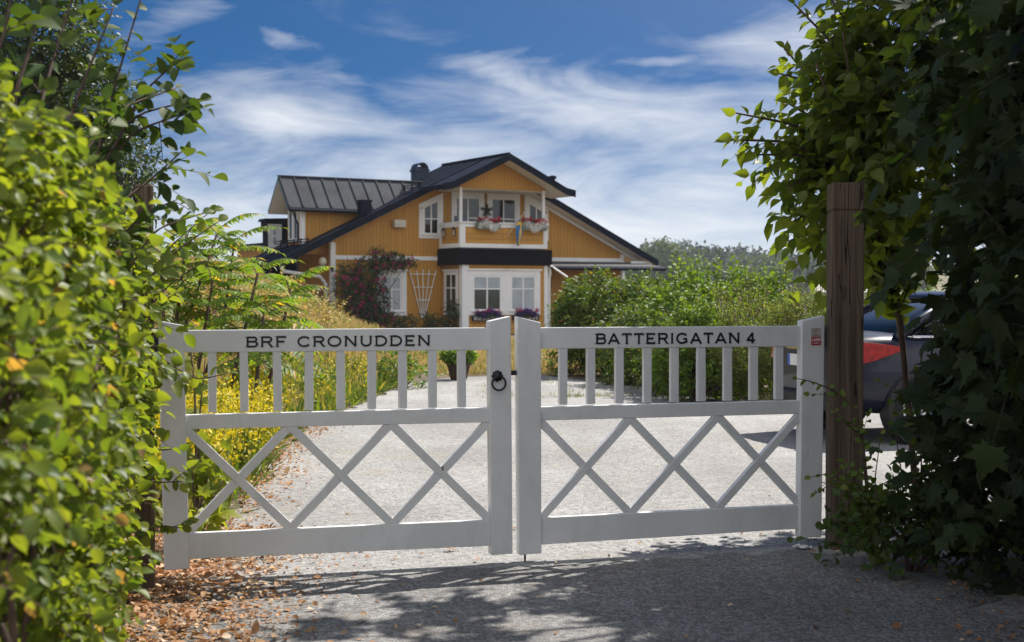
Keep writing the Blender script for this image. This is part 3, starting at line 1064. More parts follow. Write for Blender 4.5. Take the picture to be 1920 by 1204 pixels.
# bay below, horizontal boards
B0, B1, BW = 4.08, 7.42, 1.5
MB().box(B0 + .03, B1 - .03, -BW, -.001, 0, 2.36).go('bay', M['yellow_h'], house)
for nm_, b_ in (('corner_board', (-.04, .13, -.03, .12, 0, zroof(0) - .35)), ('corner_board', (W0 - .13, W0 + .04, -.03, .12, 0, zroof(W0) - .3)), ('storey_band', (.13, 3.9, -.035, -.001, 2.52, 2.66)),
                ('storey_band', (7.5, W0 - .13, -.035, -.001, 2.55, 2.69)), ('corner_board', (B0 - .01, B0 + .24, -BW - .03, -BW + .2, 0, 2.36)), ('corner_board', (B1 - .13, B1 + .02, -BW - .03, -BW + .2, 0, 2.36))):
    MB().box(*b_).go(nm_, M['house_white'], house, bevel=.006)
MB().box(3.9, 7.55, -1.62, -.002, 2.362, 2.9).go('fascia_band', M['fascia_black'], house)
# ---- roofs
def roof_profile(u0, u1, th=.17, flare=0.0):
    top, bot = [], []
    us = [u0, u0 + .35, UC, u1 - .35, u1]
    for i, u in enumerate(us):
        z = zroof(u) + (flare if i in (0, 4) else 0)
        top.append((u, z))
        bot.append((u, z - th))
    return top, bot


def roof_slab(name, u0, u1, y0, y1, flare=0.0, parent=house, over=.0):
    top, bot = roof_profile(u0, u1, .17, flare)
    n = len(top)
    V, Fc, mi = [], [], []
    for y in (y0, y1):
        V += [(u, y, z) for u, z in top] + [(u, y, z) for u, z in bot]
    k = 2 * n
    for i in range(n - 1):
        Fc.append((i, i + 1, k + i + 1, k + i)); mi.append(0)
        Fc.append((n + i, k + n + i, k + n + i + 1, n + i + 1)); mi.append(1)
        Fc.append((i, n + i, n + i + 1, i + 1)); mi.append(0)
        Fc.append((k + i, k + i + 1, k + n + i + 1, k + n + i)); mi.append(0)
    Fc.append((0, k, k + n, n)); mi.append(0)
    Fc.append((n - 1, n + n - 1, k + n + n - 1, k + n - 1)); mi.append(0)
    return link_mesh(name, V, Fc, [M['roof_navy'], M['soffit']], parent, mi=mi)


mr = roof_slab('roof', -2.05, 12.75, -.62, DEEP + .15)
MB().box(-.2, W0 + .3, DEEP + .2, 9.8, 3.101, 3.25).go('rear_roof', M['roof_navy'], house)
fr_ = roof_slab('balcony_roof', 3.02, 8.1, -2.22, -.621, .1)
sm = MB()
for u in np.arange(-1.8, 12.6, .58):
    pass
def seams(mb, u0, u1, y0, y1, step):
    for s_ in (-1, 1):
        for y in np.arange(y0 + .1, y1, step):
            a, b = (u0, UC) if s_ < 0 else (UC, u1)
            mb.prism([(a, zroof(a) + .001), (b, zroof(b) + .001), (b, zroof(b) + .025), (a, zroof(a) + .025)], y, y + .03, 'y')
seams(sm, -1.9, 12.6, -.6, DEEP + .1, .56)
sm.go('roof_seam', M['roof_navy'], mr)
# verge boards: dark bargeboard in front, proud of the slab
def verge(u0, u1, y, parent, flare=0.0):
    for side in (0, 1):
        us = [u0, u0 + .35, UC] if side == 0 else [UC, u1 - .35, u1]
        zz = [zroof(u) + (flare if u in (u0, u1) else 0) for u in us]
        poly = [(u, z + .04) for u, z in zip(us, zz)] + [(u, z - .2) for u, z in reversed(list(zip(us, zz)))]
        MB().prism(poly, y - .035, y - .002, 'y').go('verge_board', M['roof_navy'], parent)
verge(-2.07, 12.77, -.62, mr)
verge(3.0, 8.12, -2.22, fr_, .1)
# white boards right under the right-hand verge, gable infill
for a, b in ((7.45, 12.6), (-.02, 3.6)):
    MB().prism([(a, zroof(a) - .19), (b, zroof(b) - .19), (b, zroof(b) - .30), (a, zroof(a) - .30)], -.06, -.002, 'y').go('rake_board', M['house_white'], house)
# ridge cap, chimney, vents, snow guard
def px_house(px, py, w):
    d = ray(px, py)
    Wv = np.array([math.sin(YAW), -math.cos(YAW), 0])
    t = np.dot(HO + Wv * w - C0, Wv) / np.dot(d, Wv)
    p = C0 + d * t
    Uv = np.array([math.cos(YAW), math.sin(YAW), 0])
    return float(np.dot(p - HO, Uv)), float(p[2])


rc = MB().tube([(UC, -2.2, ZR + .03), (UC, DEEP + .1, ZR + .03)], .05, 8)
rc.go('ridge_cap', M['roof_navy'], mr)
CX, CZ = px_house(787.5, 318, -2.0)
ch = MB().box(CX - .24, CX + .24, 1.8, 2.25, 5.0, CZ - .08)
ch.box(CX - .27, CX + .27, 1.76, 2.29, CZ - .079, CZ)
for k in range(8):
    a0, a1 = math.pi * k / 8, math.pi * (k + 1) / 8
    P_ = lambda r, a: (CX + r * math.cos(a), CZ + .001 + r * math.sin(a))
    ch.prism([P_(.24, a0), P_(.24, a1), P_(.215, a1), P_(.215, a0)], 1.78, 2.27, 'y')
ch.box(CX - .05, CX + .05, 1.95, 2.1, CZ + .001, CZ + .1)
ch.go('chimney', pmat('chimney_paint', (.02, .035, .06), .5, .2, 3), mr)


ve = MB()
uv, zv = px_house(684, 390, .1)
ve.box(uv - .17, uv + .17, -.25, .1, zroof(uv) - .2, zroof(uv) + .46).box(uv - .2, uv + .2, -.28, .13, zroof(uv) + .461, zroof(uv) + .52)
ve.go('roof_vent', M['roof_navy'], mr)
uv, zv = px_house(1036, 329, -2.2)
ve = MB().lathe([(.1, zroof(uv) - .1), (.1, zv - .13), (.15, zv - .12), (.15, zv - .03), (.05, zv)], 12, (uv, 2.2, 0))
ve.go('roof_vent', M['roof_navy'], mr)
for ug, ya, yb in ((3.05, -.5, 1.6), (-1.0, -.5, 2.6)):
    g_ = MB()
    for k in range(2):
        g_.tube([(ug, ya, zroof(ug) + .12 + .08 * k), (ug, yb, zroof(ug) + .12 + .08 * k)], .018, 6)
    for y in np.arange(ya + .1, yb, .6):
        g_.box(ug - .02, ug + .02, y, y + .03, zroof(ug) - .02, zroof(ug) + .24)
    g_.go('snow_guard', M['roof_navy'], mr)
sn = MB()
for i in range(9):                                      # screws along the left verge flashing
    u = -1.6 + i * .34
    sn.box(u - .02, u + .02, -.56, -.53, zroof(u) + .04, zroof(u) + .075)
sn.go('snow_hook', M['roof_metal'], mr)
# ---- balcony
bal = MB()
bal.box(3.98, 4.18, -BW - .05, -BW + .06, 2.94, 3.76)
bal.box(7.24, 7.4, -BW - .05, -BW + .06, 2.94, 3.76)
bal.box(4.18, 7.24, -BW - .05, -BW + .06, 2.94, 3.08)
bal.box(4.18, 7.24, -BW - .05, -BW + .06, 3.63, 3.76)
bal.box(3.93, 7.45, -BW - .09, -BW + .1, 3.761, 3.81)
bal.box(3.98, 4.09, -BW + .061, -.002, 2.94, 3.08).box(3.98, 4.09, -BW + .061, -.002, 3.63, 3.81).box(3.98, 4.09, -.16, -.003, 3.081, 3.629)
bal.box(7.29, 7.4, -BW + .061, -.002, 2.94, 3.08).box(7.29, 7.4, -BW + .061, -.002, 3.63, 3.81)
balc = bal.go('balcony', M['house_white'], house)
bp = MB().box(4.181, 7.239, -BW - .03, -BW + .03, 3.081, 3.629).box(4.0, 4.06, -BW + .062, -.161, 3.081, 3.629).box(7.31, 7.37, -BW + .062, -.01, 3.081, 3.629)
bp.box(5.63, 5.78, -BW - .045, -BW - .031, 3.081, 3.629)
bp.go('balcony_panel', M['yellow_h'], balc)
MB().box(4.1, 7.28, -BW + .07, -.01, 2.9, 2.98).go('balcony_floor', M['plank_grey'], balc)
for u in (4.03, 7.27):
    MB().box(u - .05, u + .05, -BW - .03, -BW + .05, 3.811, 4.95).go('balcony_post', M['house_white'], house, bevel=.006)
gp = MB().prism([(4.0, 4.93), (7.33, 4.93), (7.33, zroof(7.33) - .2), (UC, ZR - .19), (4.0, zroof(4.0) - .2)], -BW - .02, -BW + .06, 'y')
gp.go('gable_panel', M['yellow_v'], house)
MB().box(3.95, 7.4, -BW + .07, -.01, 4.9, 4.96).go('balcony_ceiling', M['soffit'], house)


# ---- windows
def window(u0, u1, z0, z1, w, cols, rows, pane, sur=.12, cut=None, parent=house, head=True, upper=None, sill=True, fw=.07, base=None):
    """white surround, sash, muntins; panes a sub-part; cut: (z at u0, z at u1) slanted top"""
    y = -w
    f = MB()
    zt = cut or (z1, z1)
    a0, a1 = u0, u1
    f.box(a0, a0 + sur, y - .045, y - .001, z0, zt[0] - sur)
    f.box(a1 - sur, a1, y - .045, y - .001, z0, zt[1] - sur)
    f.prism([(a0, zt[0] - sur), (a1, zt[1] - sur), (a1, zt[1]), (a0, zt[0])], y - .046, y - .001, 'y')
    f.box(a0 + sur, a1 - sur, y - .045, y - .001, z0, z0 + sur * .8)
    if head and not cut:
        f.box(a0 - .05, a1 + .05, y - .09, y - .002, z1 + .001, z1 + .05)
    if sill:
        f.box(a0 + sur * .6, a1 - sur * .6, y - .1, y - .046, z0 + sur * .8 - .02, z0 + sur * .8 + .02)
    i0, i1, j0 = a0 + sur, a1 - sur, z0 + sur * .8
    def ztop(u):
        return zt[0] + (zt[1] - zt[0]) * (u - a0) / (a1 - a0) - sur
    f.box(i0, i0 + fw, y - .035, y - .002, j0, ztop(i0) - .0).box(i1 - fw, i1, y - .035, y - .002, j0, ztop(i1))
    f.box(i0 + fw, i1 - fw, y - .035, y - .002, j0, j0 + fw)
    f.prism([(i0 + fw, ztop(i0 + fw) - fw), (i1 - fw, ztop(i1 - fw) - fw), (i1 - fw, ztop(i1 - fw)), (i0 + fw, ztop(i0 + fw))], y - .0355, y - .002, 'y')
    for k in range(1, cols):
        uu = i0 + (i1 - i0) * k / cols
        f.box(uu - .025, uu + .025, y - .033, y - .002, j0 + fw, ztop(uu) - fw)
    hs = rows if isinstance(rows, (list, tuple)) else [k / rows for k in range(1, rows)]
    zm = min(zt) - sur
    for h_ in hs:
        zz = j0 + (zm - j0) * h_
        f.box(i0 + fw, i1 - fw, y - .0315, y - .002, zz - .02, zz + .02)
    fo = f.go('window', M['house_white'], parent)
    q = MB().prism([(i0 + .02, j0 + .02), (i1 - .02, j0 + .02), (i1 - .02, ztop(i1) - .02), (i0 + .02, ztop(i0) - .02)], y - .014, y - .004, 'y')
    q.go('pane', M[pane], fo)
    if upper:
        zz = j0 + (zm - j0) * hs[-1]
        MB().box(i0 + .03, i1 - .03, y - .016, y - .0142, zz, ztop(i0) - .03).go('blind', M[upper], fo)
    return fo


# bay front: pair of windows in one surround
window(4.29, 5.76, .66, 2.18, BW, 2, [.62], 'pane_green', .17, upper='pane_blind')
window(5.762, 7.12, .66, 2.18, BW, 2, [.62], 'pane_blind', .17)
# lower left
window(1.62, 2.72, .64, 2.16, 0, 2, [.62], 'pane_blind', .17)
# attic windows with slanted heads
window(3.2, 4.12, 3.28, 4.8, 0, 2, [.62], 'pane_dark', .15, cut=(4.44, 4.86), head=False)
window(7.38, 8.36, 3.28, 4.8, 0, 2, [.62], 'pane_dark', .15, cut=(4.9, 4.42), head=False)
# balcony door and window
window(4.45, 5.74, 3.0, 4.9, 0, 2, [.55], 'pane_green', .14)
window(5.86, 7.18, 3.0, 4.9, 0, 2, [.55], 'pane_dark', .14)


# bay side window: its own frame on the plane x = B0
def side_window(u, w0, w1, z0, z1, pane, parent=house, cut=None, sur=.13, cols=2):
    f = MB()
    x0 = u - .045
    f.box(x0, u - .001, -w1, -w1 + sur, z0, z1).box(x0, u - .001, -w0 - sur, -w0, z0, z1)
    f.box(x0, u - .001, -w1 + sur, -w0 - sur, z1 - sur, z1).box(x0, u - .001, -w1 + sur, -w0 - sur, z0, z0 + sur)
    f.box(x0 - .05, u - .001, -w1 - .05, -w0 + .05, z1 + .001, z1 + .05)
    for k in range(1, cols):
        yy = -w1 + sur + (w1 - w0 - 2 * sur) * k / cols
        f.box(u - .035, u - .002, yy - .025, yy + .025, z0 + sur, z1 - sur)
    zz = z0 + (z1 - z0) * .62
    f.box(u - .034, u - .002, -w1 + sur, -w0 - sur, zz - .02, zz + .02)
    o = f.go('window', M['house_white'], parent)
    MB().box(u - .014, u - .004, -w1 + sur - .01, -w0 - sur + .01, z0 + sur - .01, z1 - sur + .01).go('pane', M[pane], o)
    return o


side_window(B0 + .03, .18, 1.18, .64, 2.16, 'pane_green')
# ---- dormer on the left slope
DY0, DY1, DZE, DZR = .5, 1.7, 4.5, 5.24
DX = -.88
DM = (DY0 + DY1) / 2
do = MB().prism([(DY0, 2.7), (DY1, 2.7), (DY1, DZE - .08), (DM, DZR - .2), (DY0, DZE - .08)], DX, 3.2, 'x')
dorm = do.go('dormer', M['yellow_v'], house)
rk = 1.15
def droof(y):
    return DZR - rk * abs(y - DM)
dr = MB()
th = .09
e0, e1 = DY0 - .32, DY1 + .34
V, Fc, mi = [], [], []
prof = [(e0, droof(e0)), (DM, DZR), (e1, droof(e1))]
for x in (-1.45, 3.9):
    V += [(x, y, z + .03) for y, z in prof] + [(x, y, z - th) for y, z in prof]
Fc = [(0, 1, 7, 6), (1, 2, 8, 7), (3, 9, 10, 4), (4, 10, 11, 5), (0, 3, 4, 1), (1, 4, 5, 2), (6, 7, 10, 9), (7, 8, 11, 10), (0, 6, 9, 3), (2, 5, 11, 8)]
mi = [0, 0, 1, 1, 2, 2, 0, 0, 0, 0]
dro = link_mesh('dormer_roof', V, Fc, [M['roof_metal'], M['soffit'], pmat('verge_teal', (.03, .12, .14), .4)], dorm, mi=mi)
ds = MB()
for x in np.arange(-1.42, 3.5, .5):
    for a, b in ((e0, DM), (DM, e1)):
        ds.prism([(a, droof(a) + .032), (b, droof(b) + .032), (b, droof(b) + .085), (a, droof(a) + .085)], x, x + .035, 'x')
ds.tube([(-1.45, DM, DZR + .05), (3.9, DM, DZR + .05)], .04, 6)
ds.go('roof_seam', M['roof_navy'], dorm)
MB().box(DX - .03, DX + .14, DY0 - .03, DY0 + .06, 2.75, DZE - .32).go('corner_board', M['house_white'], dorm)
MB().tube([(-1.4, e0 - .05, droof(e0) - .06), (1.3, e0 - .05, droof(e0) - .06)], .05, 8).go('gutter', M['roof_navy'], dorm)
MB().tube([(-1.3, e0, droof(e0) - .1), (DX - .2, DY0 - .02, droof(e0) - .3), (DX - .06, DY0 + .12, 3.7), (DX - .06, DY0 + .12, 3.1)], .03, 8).go('downpipe', M['roof_navy'], dorm)
for a, b in ((.68, 1.08), (1.12, 1.52)):
    zt = lambda y: droof(y) - .32
    dw, X = MB(), DX
    for y in (a, b - .07):
        dw.box(X - .05, X - .001, y, y + .07, 3.12, zt(y + .035) - .1)
    dw.box(X - .05, X - .001, a + .07, b - .07, 3.12, 3.22)
    dw.prism([(a, zt(a) - .13), (b, zt(b) - .13), (b, zt(b)), (a, zt(a))], X - .051, X - .001, 'x')
    w_ = dw.go('window', M['house_white'], dorm)
    MB().box(X - .02, X - .004, a + .05, b - .05, 3.18, min(zt(a), zt(b)) - .08).go('pane', M['pane_green'], dorm)
# rear dormer: dark box with a white window, seen past the first one
ru0, rz0 = px_house(500, 470, -3.0)
ru1, rz1 = px_house(525, 416, -3.0)
rd = MB().box(ru0, ru1 + .6, 3.02, 3.4, 0, rz1)
rear = rd.go('rear_dormer', M['fascia_black'], house)
rf = MB().prism([(ru0 - .12, rz1 + .001), (ru1 + .7, rz1 + .001), (ru1 + .7, rz1 + .14), (ru0 - .08, rz1 + .1)], 2.88, 3.55, 'y')
rf.go('dormer_roof', M['roof_navy'], rear)
rw = MB()
ra, rb = ru0 + .04, ru1 + .05
zc0, zc1 = rz0 + .1, rz1 - .08
rw.box(ra, ra + .12, 2.97, 3.019, zc0, zc1).box(rb - .12, rb, 2.97, 3.019, zc0, zc1).box(ra + .12, rb - .12, 2.97, 3.019, zc0, zc0 + .14).box(ra + .12, rb - .12, 2.97, 3.019, zc1 - .14, zc1)
for k in (1, 2):
    q = ra + (rb - ra) * k / 3
    rw.box(q - .03, q + .03, 2.98, 3.018, zc0 + .14, zc1 - .14)
rw.box(ra + .12, rb - .12, 2.982, 3.018, (zc0 + zc1) / 2 - .03, (zc0 + zc1) / 2 + .03)
rw.go('window', M['house_white'], rear)
MB().box(ra + .1, rb - .1, 3.0, 3.01, zc0 + .1, zc1 - .1).go('pane', M['pane_blind'], rear)
MB().tube([(ru0 - .2, 2.9, rz1), (ru0 - .2, 2.92, rz1 - .2), (ru0 - .02, 2.95, rz1 - .45), (ru0 - .02, 2.95, rz0 - .5)], .045, 8).go('downpipe', M['roof_navy'], rear)
# ---- pipes, gutters, lamp, vent box, porch
for u_ in (-2.02, 12.7):
    MB().tube([(u_, -.6, zroof(-2.05) - .12), (u_, DEEP + .1, zroof(-2.05) - .12)], .07, 8).go('gutter', M['roof_navy'], house)
MB().tube([(-1.95, -.45, zroof(-2.0) - .2), (-1.8, -.4, zroof(-2.0) - .38), (-.45, -.1, 1.95), (-.25, -.1, 1.7), (-.25, -.1, 0)], .06, 8).go('downpipe', M['pipe_white'], house)
MB().tube([(B1 + .12, -1.5, 2.3), (B1 + .12, -1.5, 2.1), (B1 + .1, -1.46, 1.9), (B1 + .1, -1.46, 0)], .055, 8).go('downpipe', M['pipe_white'], house)
lamp = MB().tube([(-.02, -.1, 2.2), (-.35, -.2, 2.22), (-.4, -.2, 2.3)], .02, 6).box(-.03, .0, -.16, -.05, 2.1, 2.3)
lo = lamp.go('wall_lamp', M['black_iron'], house)
MB().lathe([(.03, 2.3), (.1, 2.34), (.135, 2.43), (.12, 2.52), (.05, 2.58)], 14, (-.4, -.2, 0)).go('lamp_globe', M['lamp_glass'], lo, True)
MB().box(2.2, 2.62, -.22, -.002, 3.62, 3.88).go('vent_box', pmat('vent_paint', (.6, .56, .46), .5), house, bevel=.015)
po = MB().prism([(-1.62, 2.30), (-.002, 2.5), (-.002, 2.55), (-1.62, 2.36)], 7.56, 12.3, 'x')
pch = po.go('porch_roof', pmat('porch_felt', (.07, .07, .075), .85, .2, 5), house)
MB().box(7.55, 11.7, -.03, -.003, 2.36, 2.545).go('porch_flashing', M['fascia_black'], pch)
MB().tube([(7.5, -1.68, 2.27), (12.35, -1.68, 2.27)], .06, 8).go('porch_gutter', M['roof_navy'], pch)
for u in (9.0, 10.6, 12.1):
    MB().box(u - .05, u + .05, -1.55, -1.45, 0, 2.3).go('porch_post', M['house_white'], pch)
# eave boxing at right end: rafters' white boards
eb = MB()
for y in (-.5, .6, 1.8):
    eb.box(W0 + .03, 12.55, y, y + .06, 2.5, 2.58)
eb.box(12.45, 12.53, -.55, 3, 2.46, 2.56)
eb.go('eave_rail', M['house_white'], house)

MB().tube([(7.46, -1.5, 2.42), (7.75, -2.3, 1.95)], .035, 6).go('awning_arm', M['house_white'], house)
# ---- things standing on / hanging at the house
def cloud_pts(rng, n, c, r):
    d = nrm(rng.normal(0, 1, (n, 3)))
    return np.array(c) + d * np.array(r) * rng.uniform(.2, 1, (n, 1)) ** (1 / 2.)


def petals(rng, P, size, tm=LEAF_SMALL, out=None):
    D = rng.normal(0, 1, P.shape) + np.array([0, -.3, .4])
    N = rng.normal(0, .6, P.shape) + np.array([.2, -.6, .8])
    return place(tm, P, D, N, size * rng.uniform(.7, 1.3, len(P)))


def flower_box(label, group, u, w, z, L, boxmat, drape, kinds, wire, seed, parent=None):
    root = empty('flower_box', label, 'flower box', tuple(h2w(u, w, z)), YAW, group)
    rng = np.random.default_rng(seed)
    b = MB()
    if wire:
        for k in range(8):
            x = -L / 2 + L * k / 7
            b.box(x - .009, x + .009, -.13, -.115, -.13, .02)
        b.box(-L / 2, L / 2, -.14, -.12, .021, .04).box(-L / 2, L / 2, -.13, .0, -.15, -.131)
        b.box(-L / 2, -L / 2 + .02, -.119, .0, -.13, .04).box(L / 2 - .02, L / 2, -.119, .0, -.13, .04)
        b.go('basket', M['black_iron'], root)
        MB().box(-L / 2 + .03, L / 2 - .03, -.11, -.005, -.128, .02).go('liner', M['plank_grey'], root)
    else:
        b.prism([(-L / 2, .0), (L / 2, .0), (L / 2 - .06, -.17), (-L / 2 + .06, -.17)], -.16, -.0, 'y')
        b.go('trough', M[boxmat], root, bevel=.01)
    P = cloud_pts(rng, 500, (0, -.1, .05), (L * .48, .13, .12))
    V, T = petals(rng, P, .06, LEAF_MID)
    tri_mesh('foliage', V, T, M['leaf_rose'], root)
    for nm, mt, cnt, zc, zr, s in kinds:
        if nm == 'red_flowers':
            for k in range(cnt):
                c = (-L * .46 + L * .92 * (k + rng.uniform(.2, .8)) / cnt, rng.uniform(-.2, -.08), zc + rng.uniform(0, zr))
                V, T = petals(rng, cloud_pts(rng, 90, c, (.08, .07, .07)), s)
                tri_mesh('geranium_head', V, T, M[mt], root)
            continue
        else:
            P = cloud_pts(rng, cnt, (0, -.16, zc), (L * .47, .12, zr))
            P[:, 2] += .07 * np.sin(P[:, 0] * 9 + seed) - .5 * P[:, 0] ** 2 * 0
            V, T = petals(rng, P, s)
        tri_mesh(nm, V, T, M[mt], root)
    return root


KW = [('white_flowers', 'white_petal', 2600, -.02, .17, .036), ('red_flowers', 'red_petal', 9, .12, .1, .042)]
flower_box('balcony flower box on the left, beside the hanging star wreath', 'flower boxes on the balcony rail', 4.98, BW + .1, 3.72, .95, 'box_green', True, KW, False, 3)
flower_box('balcony flower box by the right post, next to the small flag', 'flower boxes on the balcony rail', 6.78, BW + .1, 3.72, 1.05, 'box_green', True, KW, False, 5)
KV = [('violet_flowers', 'violet_petal', 900, .1, .1, .04), ('red_flowers', 'rose_petal', 5, .12, .1, .04)]
flower_box('wire window box of violet flowers under the bay window half showing dark panes', 'window boxes under the bay window', 5.0, BW + .03, .62, 1.15, None, False, KV, True, 7)
flower_box('wire window box of violet flowers under the bay window with closed blinds', 'window boxes under the bay window', 6.5, BW + .03, .62, 1.0, None, False, KV, True, 8)


def flag():
    root = empty('flag', 'small blue and yellow flag hanging limp from the balcony front', 'flag', tuple(h2w(5.9, BW + .06, 3.4)), YAW)
    MB().tube([(-.12, 0, -.06), (.36, -.32, .72)], .013, 8).go('flag_pole', M['pole_wood'], root)
    MB().lathe([(.012, .0), (.03, .02), (.03, .05), (.01, .07)], 10, (.365, -.325, .72)).go('finial', M['pole_wood'], root, True)
    V, Fc, mi = [], [], []
    nx, nz = 10, 14
    for j in range(nz + 1):
        for i in range(nx + 1):
            a, b = i / nx, j / nz
            wd = .10 + .16 * math.sin(min(1, b * 1.25) * math.pi) ** .8 * (1 - .35 * b)
            x = .24 - .06 * b + (a - .5) * wd
            y = -.25 + .035 * math.sin(a * 9 + b * 3) * (1 - .2 * b)
            V.append((x, y, .52 - b * .88 - .06 * abs(a - .5)))
    for j in range(nz):
        for i in range(nx):
            Fc.append((j * (nx + 1) + i, j * (nx + 1) + i + 1, (j + 1) * (nx + 1) + i + 1, (j + 1) * (nx + 1) + i))
            mi.append(1 if i in (6, 7, 8) or j in (1, 2) else 0)
    cl = link_mesh('cloth', V, Fc, [M['flag_blue'], M['flag_yellow']], root, True, mi)
    cl.modifiers.new('thick', 'SOLIDIFY').thickness = .004


flag()


def trellis():
    root = empty('trellis', 'white fan trellis leaning on the yellow wall', 'trellis', tuple(h2w(3.33, .06, .55)), YAW)
    for k in range(5):
        t = (k - 2) / 2
        MB().tube([(t * .05, 0, 0), (t * .5, 0, 1.62 + .05 * (1 - abs(t)))], .016, 6).go('slat', M['house_white'], root)
    for z in (.62, 1.05, 1.5):
        w = .05 + .45 * z / 1.62 + .03
        MB().tube([(-w, -.02, z), (w, -.02, z)], .015, 6).go('crossbar', M['house_white'], root)


trellis()


def wreath():
    root = empty('hanging_wreath', 'dark green star-shaped wreath hanging between the balcony windows', 'wreath', tuple(h2w(5.8, .12, 4.3)), YAW)
    rng = np.random.default_rng(12)
    pts = []
    for k in range(5):
        a = math.pi / 2 + 2 * math.pi * k / 5
        for q in np.linspace(0, 1, 60):
            pts.append((.22 * q * math.cos(a), rng.normal(0, .02), .22 * q * math.sin(a)))
    P = np.array(pts) + rng.normal(0, .018, (300, 3)) * np.array([1, .5, 1])
    V, T = petals(rng, P, .05, LEAF_MID)
    tri_mesh('greenery', V, T, M['leaf_rose'], root)
    MB().tube([(0, 0, -.2), (.02, 0, -.5)], .02, 6).go('ribbon', M['plank_grey'], root)


wreath()
ac = empty('balcony_chair', 'grey-backed chair on the balcony behind the left post', 'chair', tuple(h2w(4.42, .95, 2.98)), YAW)
MB().box(-.25, .25, .17, .2, .45, 1.05).go('backrest', M['canvas_grey'], ac, bevel=.03)
MB().box(-.25, .25, -.25, .2, .42, .449).go('seat', M['canvas_grey'], ac)
for sx in (-1, 1):
    for sy in (-1, 1):
        MB().tube([(sx * .22, sy * .2, 0), (sx * .22, sy * .2, .419)], .014, 6).go('leg', M['black_iron'], ac)


def lantern(label, w):
    root = empty('lantern', label, 'lantern', tuple(h2w(3.94, w, 3.45)), YAW, 'lanterns hanging on the balcony side')
    MB().lathe([(.06, .12), (.085, .1), (.02, .16), (.01, .2)], 8).go('cap', M['black_iron'], root)
    mb = MB().lathe([(.06, -.12), (.06, -.1)], 8)
    for k in range(4):
        a = math.pi / 4 + k * math.pi / 2
        mb.tube([(.05 * math.cos(a), .05 * math.sin(a), -.1), (.05 * math.cos(a), .05 * math.sin(a), .1)], .006, 5)
    mb.go('cage', M['black_iron'], root)
    MB().lathe([(.04, -.099), (.04, .095)], 10).go('glass', M['lamp_glass'], root)


lantern('small lantern on the balcony side, the one next to the front corner', 1.15)
lantern('small lantern on the balcony side, the one next to the house wall', .4)

# climbing rose on the wall and small plants at its foot
def rose(name, label, pts, seed, flowers, n=220, leaf='leaf_rose', base=None, group=None):
    rng = np.random.default_rng(seed)
    base = h2w(*base)
    root = empty(name, label, 'climbing rose' if flowers else 'wall plant', tuple(base), YAW, group)
    LV, ST, FL = [], [], []
    mb = MB()
    for (u, z, ru, rz) in pts:
        m_ = max(12, int(n * ru * rz * 4))
        c = np.array([0, 0, 0.])
        P = cloud_pts(rng, m_, (0, 0, 0), (ru, .28, rz))
        Q = P + np.array([u, -.32, z])
        q0 = np.array([(u), -.32, z])
        D = rng.normal(0, .6, Q.shape) + np.array([0, -.5, .3])
        off = np.array([base_u(base)[0], 0, 0])
        lv, st = sprays(rng, Q - off, D, .22, 5, .075, .3, LEAF_MID, rad=.004)
        LV += lv
        ST += st
        if flowers:
            k = int(flowers * ru * rz * 4) + 1
            c_ = P[rng.choice(m_, min(k, m_), False)] + np.array([u, -.42, z]) - off
            for p in c_:
                FL.append(petals(rng, cloud_pts(rng, 26, p, (.065, .05, .06)), .055))
        mb.tube([(rng.uniform(-.2, .2), -.1, 0), tuple((q0 - off) * np.array([.5, .4, .5])), tuple(q0 - off)], [.03, .02, .008], 5)
    V, T = merge(LV)
    tri_mesh('foliage', V, T, M[leaf], root)
    V, T = merge(ST)
    tri_mesh('twigs', V, T, M['twig'], root)
    mb.go('stem', M['bark'], root)
    if FL:
        V, T = merge(FL)
        tri_mesh('blossoms', V, T, M['rose_petal'], root)
    return root


def base_u(b):
    return (b[0] - HO[0]) * math.cos(YAW) + (b[1] - HO[1]) * math.sin(YAW), 0


rose('climbing_rose', 'dark pink climbing rose covering the house corner and lower window', [
    (.25, 1.7, .5, .7), (.9, 2.0, .55, .6), (1.35, 2.45, .4, .5), (1.9, 2.45, .5, .35), (2.4, 2.4, .4, .25), (.7, 1.2, .6, .6), (1.35, 1.25, .45, .7), (.9, .6, .8, .5), (1.6, .5, .5, .35)],
    21, 14, 210, base=(.9, .35, 0))
rose('wall_plant', 'dark rose bush in the shade of the side wall', [(-.9, .9, .5, .7), (-1.2, .5, .6, .5)], 22, 5, 170, base=(-1.0, .6, 0))
rose('wall_plant', 'low green plant at the foot of the white trellis', [(3.2, .4, .3, .4), (3.5, .3, .25, .3)], 23, 0, 200, base=(3.3, .4, 0), group='plants along the wall foot')
rose('wall_plant', 'bushy plant in front of the narrow side window of the bay', [(3.85, .5, .28, .6), (3.95, .9, .2, .3)], 24, 0, 200, base=(3.85, .75, 0), group='plants along the wall foot')
rose('wall_plant', 'green plant below the lower window beside the climbing rose', [(2.3, .35, .5, .35)], 25, 0, 200, base=(2.3, .4, 0), group='plants along the wall foot')

# ================================================================== PLANTER, BOLLARD
def planter():
    p = at(860, 712, 23.0)
    root = empty('planter', 'dark tapered tub with bushy green plant and pale flowers', 'planter', (p[0], 23.0, 0))
    MB().lathe([(.12, 0), (.14, .03), (.19, .24), (.21, .25), (.21, .28), (.17, .28)], 18).go('tub', pmat('tub_brown', (.07, .035, .025), .7, .3), root)
    rng = np.random.default_rng(31)
    P = cloud_pts(rng, 1000, (0, 0, .38), (.3, .3, .13))
    V, T = petals(rng, P, .08, LEAF_MID)
    tri_mesh('foliage', V, T, M['leaf_bright'], root)
    V, T = petals(rng, cloud_pts(rng, 60, (.14, -.1, .52), (.1, .1, .06)), .05)
    tri_mesh('flowers', V, T, M['white_petal'], root)


